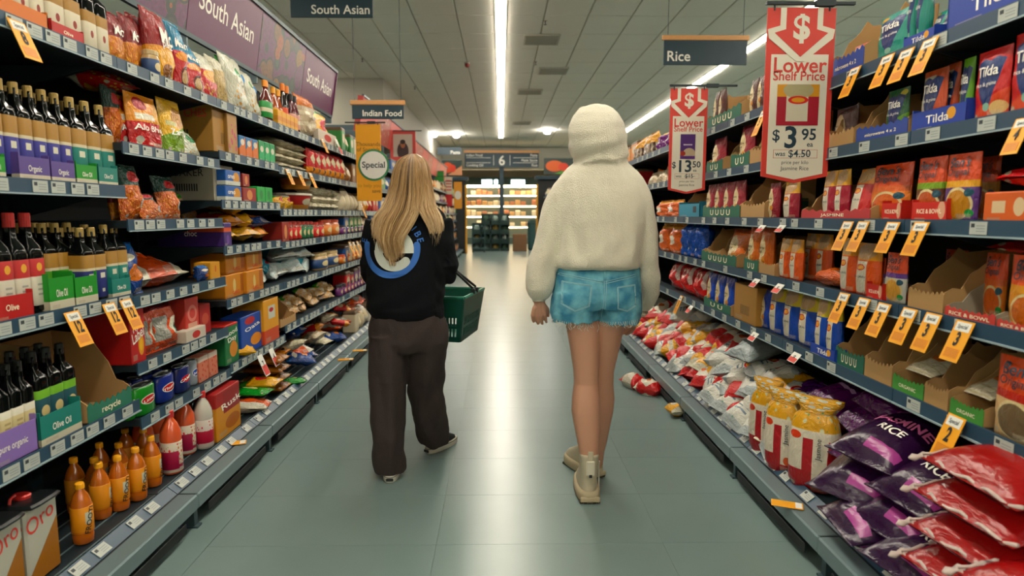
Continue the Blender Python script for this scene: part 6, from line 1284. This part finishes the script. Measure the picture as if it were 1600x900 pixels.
# boots
BOOT = mat('boot_leather', 'b5ab92', .6, bump=.15, bscale=60); SOLE = mat('boot_sole', 'a89a7c', .7); SOLD = mat('boot_tread', '4a4438', .8)
def boot(c, yaw, label=None):
    o = ob('boot', None, g2, loc=c, rot=(0, 0, yaw)); M = Matrix.Identity(4)
    mb = MB()
    loft(mb, [ring((0, y, z), rx, ry, 28, 2.5) for z, y, rx, ry in ((.035, .085, .044, .128), (.06, .085, .046, .128), (.085, .075, .044, .115), (.11, .05, .042, .09), (.14, .025, .041, .068), (.175, .012, .042, .058), (.205, .008, .044, .055), (.222, .008, .045, .055), (.226, .008, .041, .051))])
    ob('upper', fuse(mb, .005, 2, 'upper', BOOT), o)
    ms = MB(); loft(ms, [ring((0, .082, z), rx, ry, 28, 2.8) for z, rx, ry in ((.006, .054, .13), (.012, .058, .136), (.04, .058, .138), (.056, .053, .134))]); ms.ob('sole', SOLE, o, True)
    for k in range(5): MB().box(-.047 + .02 * k, -.033 + .02 * k, -.046, .2, 0, .012).ob('tread', SOLD, o)
    MB().bev(-.045, .045, -.0575, -.045, .01, .034, .004).ob('heel_block', SOLE, o)
    MB().bev(-.013, .013, -.052, -.046, .2, .25, .003).ob('pull_tab', BOOT, o); MB().bev(-.02, .02, -.056, -.046, .135, .205, .004).ob('heel_patch', mat('boot_patch', 'c4bda8', .5), o); MB().bev(-.007, .007, -.058, -.054, .128, .142, .001).ob('buckle', BLK, o)
    MB().tube([(.046, -.01, .19), (.048, .02, .15), (.052, .04, .1), (.055, .05, .03)], .003, 6).ob('lace', FRA, o)
    return o
boot((.405, 2.845, 0), 0); boot((.462, 3.125, 0), .5)

# ------------------------------------------------ shopper in the black sweatshirt
g1 = thing('person', 'long-haired shopper in black sweatshirt and brown wide trousers', 'person', (0, 0, 0))
YB = 3.2
mb = MB()
head(mb, atY(644, 285, 3.2), .15, .225, .19)
loft(mb, [pr(*a) for a in ((628, 660, 300, 3.19, .1), (627, 661, 320, 3.19, .11), (612, 676, 332, 3.2, .12), (590, 688, 350, 3.2, .16), (588, 688, 400, 3.2, .19), (592, 684, 450, 3.2, .19), (588, 688, 500, 3.2, .2), (584, 692, 530, 3.2, .2))])
loft(mb, [pr(*a) for a in ((582, 636, 520, 3.19, .15), (586, 632, 580, 3.17, .13), (592, 624, 650, 3.13, .11), (599, 619, 715, 3.1, .08), (600, 618, 735, 3.11, .07))])
loft(mb, [pr(*a) for a in ((638, 692, 520, 3.21, .15), (642, 688, 580, 3.26, .13), (656, 690, 640, 3.34, .11), (664, 688, 680, 3.43, .08), (668, 686, 692, 3.46, .07))])
RE = atY(696, 424, 3.22); RF = atY(697, 420, 3.48)
mb.tube([atY(682, 350, 3.2), atY(692, 388, 3.2), RE, RF], [.052, .045, .038, .026], 12)
mb.tube([atY(592, 350, 3.2), atY(582, 390, 3.2), atY(580, 428, 3.22), atY(590, 430, 3.46)], [.052, .045, .038, .026], 12)
hand(mb, RF, (-.1, 1, .1), (-.3, 0, 1), (-.5, .2, -.8), .9, .9); hand(mb, atY(590, 430, 3.46), (.1, 1, .1), (.3, 0, 1), (.5, .2, -.8), .9, .9)
ob('body', fuse(mb, .005, 5, 'body', SKIN), g1)
SWE = mat('sweatshirt', '070b0f', .9, bump=.25, bscale=300, spec=.2)
mb = MB()
loft(mb, [pr(*a) for a in ((618, 668, 316, 3.19, .13), (600, 681, 324, 3.19, .17), (588, 692, 334, 3.195, .21), (579, 699, 352, 3.2, .245), (574, 701, 378, 3.2, .26), (573, 699, 410, 3.2, .27), (573, 696, 440, 3.2, .275), (573, 694, 465, 3.2, .28), (575, 695, 482, 3.2, .275), (581, 694, 492, 3.2, .25), (583, 692, 497, 3.2, .24))])
mb.tube([atY(686, 346, 3.2), atY(694, 382, 3.2), atY(697, 412, 3.2), RE + Vector((0, .01, -.005)), (RE + RF) / 2, RF + Vector((0, -.04, 0))], [.062, .062, .062, .06, .055, .04], 14)
mb.tube([atY(590, 346, 3.2), atY(582, 382, 3.2), atY(580, 410, 3.2), atY(581, 428, 3.22), atY(586, 430, 3.36), atY(590, 430, 3.42)], [.062, .06, .058, .056, .05, .04], 14)
def swf(c, n_):
    x, y = proj(c); d = fbm(c, 8) * .004
    if y > 430: d += .004 * math.sin(y * .16 + x * .08 + 7 * fbm(c, 3, 1)) * (1 if y < 485 else .2)
    if x > 680: d += .005 * math.sin(y * .16 - x * .15 + 6 * fbm(c, 4, 1))
    return d
SW = fuse(mb, .007, 4, 'sweatshirt', SWE, swf); sw = ob('sweatshirt', SW, g1); bvW = bvh_of(SW)
# printed emblem
PB1 = mat('print_blue', '2f68b8', .7); PW1 = mat('print_white', 'c9cec4', .7)
def onback(pts2, F, m, name, off=.004): return ob(name, mesh(name, [onto(bvW, x, y, 3.1, off) for x, y in pts2], F, m), sw)
def arc(cx, cy, r0, r1, a0, a1, n=40, k=4):
    P_ = []; F = []
    for i in range(n + 1):
        a = R_(a0 + (a1 - a0) * i / n)
        for j in range(k + 1): r = r0 + (r1 - r0) * j / k; P_.append((cx + r * math.cos(a), cy - r * math.sin(a)))
    for i in range(n):
        for j in range(k): q = i * (k + 1) + j; F.append((q, q + 1, q + k + 2, q + k + 1))
    return P_, F
onback(*arc(612, 388, 36, 46, 172, 368), PB1, 'blue_arc')
for a in (172, 368): onback(*arc(612 + 41 * math.cos(R_(a)), 388 - 41 * math.sin(R_(a)), .1, 5, 0, 360, 16, 1), PB1, 'arc_end', .0035)
onback(*arc(617, 389, 12, 31, 0, 180), PW1, 'letter_mark'); onback(*arc(617, 391, 18, 32, 180, 318), PW1, 'letter_mark', .0043)
bar = [(586 + 62 * i / 16, 387 + 8 * j / 3) for i in range(17) for j in range(4)]
onback(bar, [(i * 4 + j, i * 4 + j + 1, i * 4 + j + 5, i * 4 + j + 4) for i in range(16) for j in range(3)], PW1, 'letter_mark', .0046)
onback(*arc(617 + 25 * math.cos(R_(318)), 391 - 25 * math.sin(R_(318)), .1, 7, 0, 360, 16, 1), PW1, 'letter_mark', .0047)
def arctext(s, a0, da, R0, size):
    for k, ch in enumerate(s):
        a = R_(a0 + da * k); t = text_mesh(ch, size, PB1, .03); cx, cy = 612 + R0 * math.cos(a), 388 - R0 * math.sin(a); rot = PI / 2 - a
        V = []
        for v in t.vertices:
            x, y = v.co.x, v.co.z; V.append((cx + x * math.cos(rot) + y * math.sin(rot), cy + x * math.sin(rot) - y * math.cos(rot)))
        ob('lettering', mesh('lettering', [onto(bvW, x, y, 3.1, .005) for x, y in V], [tuple(p.vertices) for p in t.polygons], PB1), sw)
arctext('TRIBE', 66, -12.5, 47, 14); arctext('E', 166, -12.5, 47, 14)
# trousers
TRO = mat('trousers', '312624', .9, bump=.3, bscale=220)
mb = MB()
loft(mb, [pr(*a) for a in ((582, 692, 478, 3.2, .22), (579, 695, 490, 3.2, .235), (577, 698, 510, 3.2, .26), (575, 698, 532, 3.2, .27), (578, 696, 546, 3.2, .24))])
loft(mb, [pr(*a) for a in ((576, 636, 520, 3.19, .25), (575, 637, 545, 3.185, .235), (576, 636, 575, 3.175, .22), (580, 633.5, 610, 3.16, .205), (582, 631, 645, 3.145, .2), (583, 630, 680, 3.125, .205), (583, 631, 706, 3.125, .2), (584, 634, 722, 3.135, .205), (586, 634, 734, 3.14, .2))])
loft(mb, [pr(*a) for a in ((636, 697, 520, 3.21, .25), (636, 696, 545, 3.22, .235), (636, 695, 575, 3.25, .22), (637, 693, 610, 3.29, .2), (641, 695, 645, 3.33, .195), (648, 700, 668, 3.38, .18), (652, 703, 681, 3.43, .18), (656, 702, 691, 3.46, .17))])
def trf(c, n_):
    x, y = proj(c); d = fbm((c.x * 2, c.y, c.z), 6) * .009 + .006 * math.sin(x * .09 + y * .06 + 6 * fbm(c, 3, 1)) * (1 if y < 600 else .4)
    if y > 520: d += .007 * math.sin(x * .2 + 5 * fbm(c, 3, 1)) * min(1, (y - 520) / 80)
    return d
ob('trousers', fuse(mb, .0075, 5, 'trousers', TRO, trf), g1)
# canvas shoes
CAN = mat('shoe_canvas', '14171a', .8); RUB = mat('shoe_rubber', 'c6c4b4', .6)
def shoe(c, yaw, tilt=0):
    o = ob('shoe', None, g1, loc=c, rot=(tilt, 0, yaw)); mb = MB()
    loft(mb, [ring((0, y, z), rx, ry, 24, 2.4) for z, y, rx, ry in ((.028, .09, .038, .118), (.05, .085, .038, .112), (.075, .06, .037, .085), (.1, .03, .036, .055), (.11, .03, .032, .05))]); ob('upper', fuse(mb, .005, 2, 'upper', CAN), o)
    ms = MB(); loft(ms, [ring((0, .09, z), rx, ry, 28, 2.5) for z, rx, ry in ((.0, .038, .120), (.004, .041, .126), (.034, .041, .126), (.037, .038, .122))]); ms.ob('sole', RUB, o, True)
    ml = MB(); loft(ml, [ring((0, .09, z), .0418, .1268, 28, 2.5) for z in (.027, .030)]); ml.ob('sole_stripe', BLK, o, True)
    MB().bev(-.018, .018, -.039, -.035, .010, .026, .002).ob('heel_badge', BLK, o)
shoe((-.555, 3.075, 0), .06); shoe((-.395, 3.455, 0), -.62)
# hair
HAIR = bpy.data.materials.new('hair'); HAIR.use_nodes = True; nt = HAIR.node_tree; N, L = nt.nodes.new, nt.links.new; bs = nt.nodes['Principled BSDF']; bs.inputs['Roughness'].default_value = .38; bs.inputs['Specular IOR Level'].default_value = .5
at_ = N('ShaderNodeAttribute'); at_.attribute_name = 'tone'; cr = N('ShaderNodeValToRGB'); cr.color_ramp.elements[0].color = lin('4a331e'); cr.color_ramp.elements[1].color = lin('e2c79c'); e = cr.color_ramp.elements.new(.5); e.color = lin('a88250'); L(at_.outputs['Fac'], cr.inputs[0]); L(cr.outputs[0], bs.inputs['Base Color'])
def lerp_tab(tab, y):
    for i in range(len(tab) - 1):
        if y <= tab[i + 1][0]:
            f = (y - tab[i][0]) / (tab[i + 1][0] - tab[i][0]); return [a * (1 - f) + b * f for a, b in zip(tab[i][1:], tab[i + 1][1:])]
    return list(tab[-1][1:])
# y, left, right, depth of the hair surface at its middle, bulge to the sides
HT_ = [(240, 641, 648, 3.17, .02), (244, 630, 659, 3.115, .06), (252, 621, 667, 3.085, .09), (265, 615, 671, 3.07, .10), (285, 611, 674, 3.065, .10), (305, 606, 678, 3.065, .095), (322, 598, 681, 3.06, .08), (338, 584, 690, 3.055, .06), (352, 578, 694, 3.05, .045), (372, 577, 692, 3.045, .035), (392, 583, 690, 3.045, .03), (412, 590, 688, 3.05, .03)]
hr = random.Random(9); HV = []; HF = []; tone = []
def strand(s, y1, r, tn, layer, wob):
    pts = []; n = 16; ph = hr.uniform(0, 6); 
    for i in range(n + 1):
        f = i / n; y = 241 + (y1 - 241) * f ** 1.05
        l_, r_, dp, bl = lerp_tab(HT_, y)
        ss = s
        if y > 330:                        # below the shoulders the hair gathers into a tail on one side and a thin lock on the other
            g = min(1, (y - 330) / 45); tgt = (.02 + s / .68 * .44) if s < .68 else (.86 + (s - .68) * .35); ss = s * (1 - g) + tgt * g
        x = l_ + (r_ - l_) * ss + math.sin(f * 5 + ph) * wob * f
        q = atY(x, y, 3.1); k = 2 * ss - 1
        Yd = dp + bl * k * k * (1.1 if y < 325 else 1.0) + layer
        if y > 318:
            h = bvW.ray_cast(Vector((q.x, 2.6, q.z)), Vector((0, 1, 0)))
            if h[0]: Yd = min(Yd, h[0].y - .006 - abs(layer) * .5)
        pts.append(Vector((q.x * Yd / 3.1, Yd, CAMH + (q.z - CAMH) * Yd / 3.1)))
    m_ = MB(); m_.tube(pts, [r * (.8 if i == 0 else 1 if i < n - 4 else 1 - .85 * (i - n + 4) / 4) for i in range(n + 1)], 4, cap=False, ref=(1, 0, 0))
    k = len(HV); HV.extend(m_.V); HF.extend([tuple(i + k for i in f) for f in m_.F])
    for i in range(n + 1): tone.extend([min(1, max(0, tn + .5 * (i / n) - .17))] * 4)
for k in range(1500):
    s = hr.random(); s = s if hr.random() < .5 else .5 + (s - .5) * .9
    y1 = 405 - 60 * abs(s - .30) / .3 * (1 if s < .30 else .35) + hr.gauss(0, 9) if s < .68 else hr.uniform(335, 366)
    y1 = max(318, min(416, y1)); cl = .22 * noise.noise(Vector((s * 26, 1.3, 0))) + .16 * noise.noise(Vector((s * 70, 4.1, 0)))
    strand(s, y1, hr.uniform(.0016, .0034), .34 + cl * 1.6 + hr.uniform(-.22, .26), hr.uniform(-.006, .022), hr.uniform(0, 2.6))
for k in range(110): strand(hr.choice((hr.uniform(0, .2), hr.uniform(.55, 1))), hr.uniform(330, 385), .0011, .5, -.008, 4)
me = mesh('hair', HV, HF, HAIR, True); at = me.attributes.new('tone', 'FLOAT', 'POINT'); at.data.foreach_set('value', tone); ob('hair', me, g1)
mb = MB(); hc = atY(644, 285, 3.205); ball(mb, hc + Vector((0, -.008, .03)), (.082, .088, .098)); loft(mb, [pr(612 + .0 * y, 674, y, 3.17, .13) for y in (285, 300, 315)] + [pr(602, 678, 328, 3.12, .08)])
me = fuse(mb, .008, 4, 'hair_base', HAIR); a2 = me.attributes.new('tone', 'FLOAT', 'POINT'); a2.data.foreach_set('value', [.3] * len(me.vertices)); ob('hair_base', me, g1)

# ------------------------------------------------ green basket on the forearm
BG = mat('basket_green', '0f4a3c', .35); BH = mat('basket_handle', '14181a', .4)
nz_ = atY(725, 466, 3.36); zr = nz_.z; fz = atZ(764, 447, zr); ax = (Vector((fz.x, fz.y, 0)) - Vector((nz_.x, nz_.y, 0))); Lb = min(.45, ax.length); ax.normalize(); Wb, Hb = .30, .245
t = thing('shopping_basket', 'dark green plastic shopping basket on a forearm', 'basket', (nz_.x, nz_.y, zr - Hb), (0, 0, math.atan2(ax.y, ax.x)))
tp = .035      # sides taper inward to the floor
def bpt(u, v, z):   # u along 0..1, v across 0..1
    k = tp * (1 - z / Hb); return Vector((k + (Lb - 2 * k) * u, k + (Wb - 2 * k) * v, z))
def wall(a, b, name):
    m = MB(); th = .004
    def panel(u0, u1, z0, z1):
        P_ = []
        for z in (z0, z1):
            for u in (u0, u1):
                q = bpt(a[0] + (b[0] - a[0]) * u, a[1] + (b[1] - a[1]) * u, z); P_.append(q)
        nrm = (P_[1] - P_[0]).cross(P_[2] - P_[0]).normalized() * th
        V = P_ + [q + nrm for q in P_]; m.add(V, [(0, 1, 3, 2), (4, 6, 7, 5), (0, 4, 5, 1), (2, 3, 7, 6), (0, 2, 6, 4), (1, 5, 7, 3)])
    panel(0, 1, .135, Hb); panel(0, 1, .075, .09); panel(0, 1, 0, .03)
    nb = 13
    for i in range(nb + 1):
        u = i / nb; panel(max(0, u - .018 - (.05 if i in (0, nb) else 0)), min(1, u + .018 + (.05 if i in (0, nb) else 0)), .0, .14)
    m.ob(name, BG, t)
for a, b in (((0, 0), (1, 0)), ((1, 0), (1, 1)), ((1, 1), (0, 1)), ((0, 1), (0, 0))): wall(a, b, 'side_wall')
m = MB(); q = [bpt(u, v, .0) for u, v in ((0, 0), (1, 0), (1, 1), (0, 1))]; m.add(q + [p + Vector((0, 0, .004)) for p in q], [(0, 3, 2, 1), (4, 5, 6, 7), (0, 1, 5, 4), (1, 2, 6, 5), (2, 3, 7, 6), (3, 0, 4, 7)]); m.ob('floor_panel', BG, t)
MB().tube([bpt(u, v, Hb) for u, v in ((0, 0), (1, 0), (1, 1), (0, 1), (0, 0))], .009, 6).ob('rim', mat('basket_rim', '1f6a54', .3), t)
inv = Matrix.Rotation(-math.atan2(ax.y, ax.x), 4, 'Z') @ T(-nz_.x, -nz_.y, -(zr - Hb)); top = inv @ (RE * .25 + RF * .75)
for u in (.42, .58):
    p0 = bpt(u, 0, Hb + .005); p1 = bpt(u, 1, Hb + .005); tt = top + Vector(((u - .5) * .06, 0, .05))
    MB().tube([p0, p0 + Vector((0, .005, .03)), p0 * .35 + tt * .65 + Vector((0, 0, .0)), tt, p1 * .35 + tt * .65, p1 + Vector((0, -.005, .03)), p1], .007, 6).ob('handle', BH, t, True)
    MB().bev(p0.x - .012, p0.x + .012, p0.y - .012, p0.y + .012, Hb, Hb + .03, .003).ob('handle_clip', BH, t)
pk = bpt(.3, .5, .006); M = Matrix.Rotation(math.atan2(ax.y, ax.x), 4, 'Z'); wp = M @ pk + Vector((nz_.x, nz_.y, zr - Hb))
o = place('yellowpack', wp + Vector((0, -.02, .03)), (-1.45, 0, math.atan2(ax.y, ax.x) + .3), (1.0, .8, .8), 'yellow packet lying in the green basket', 'packet')
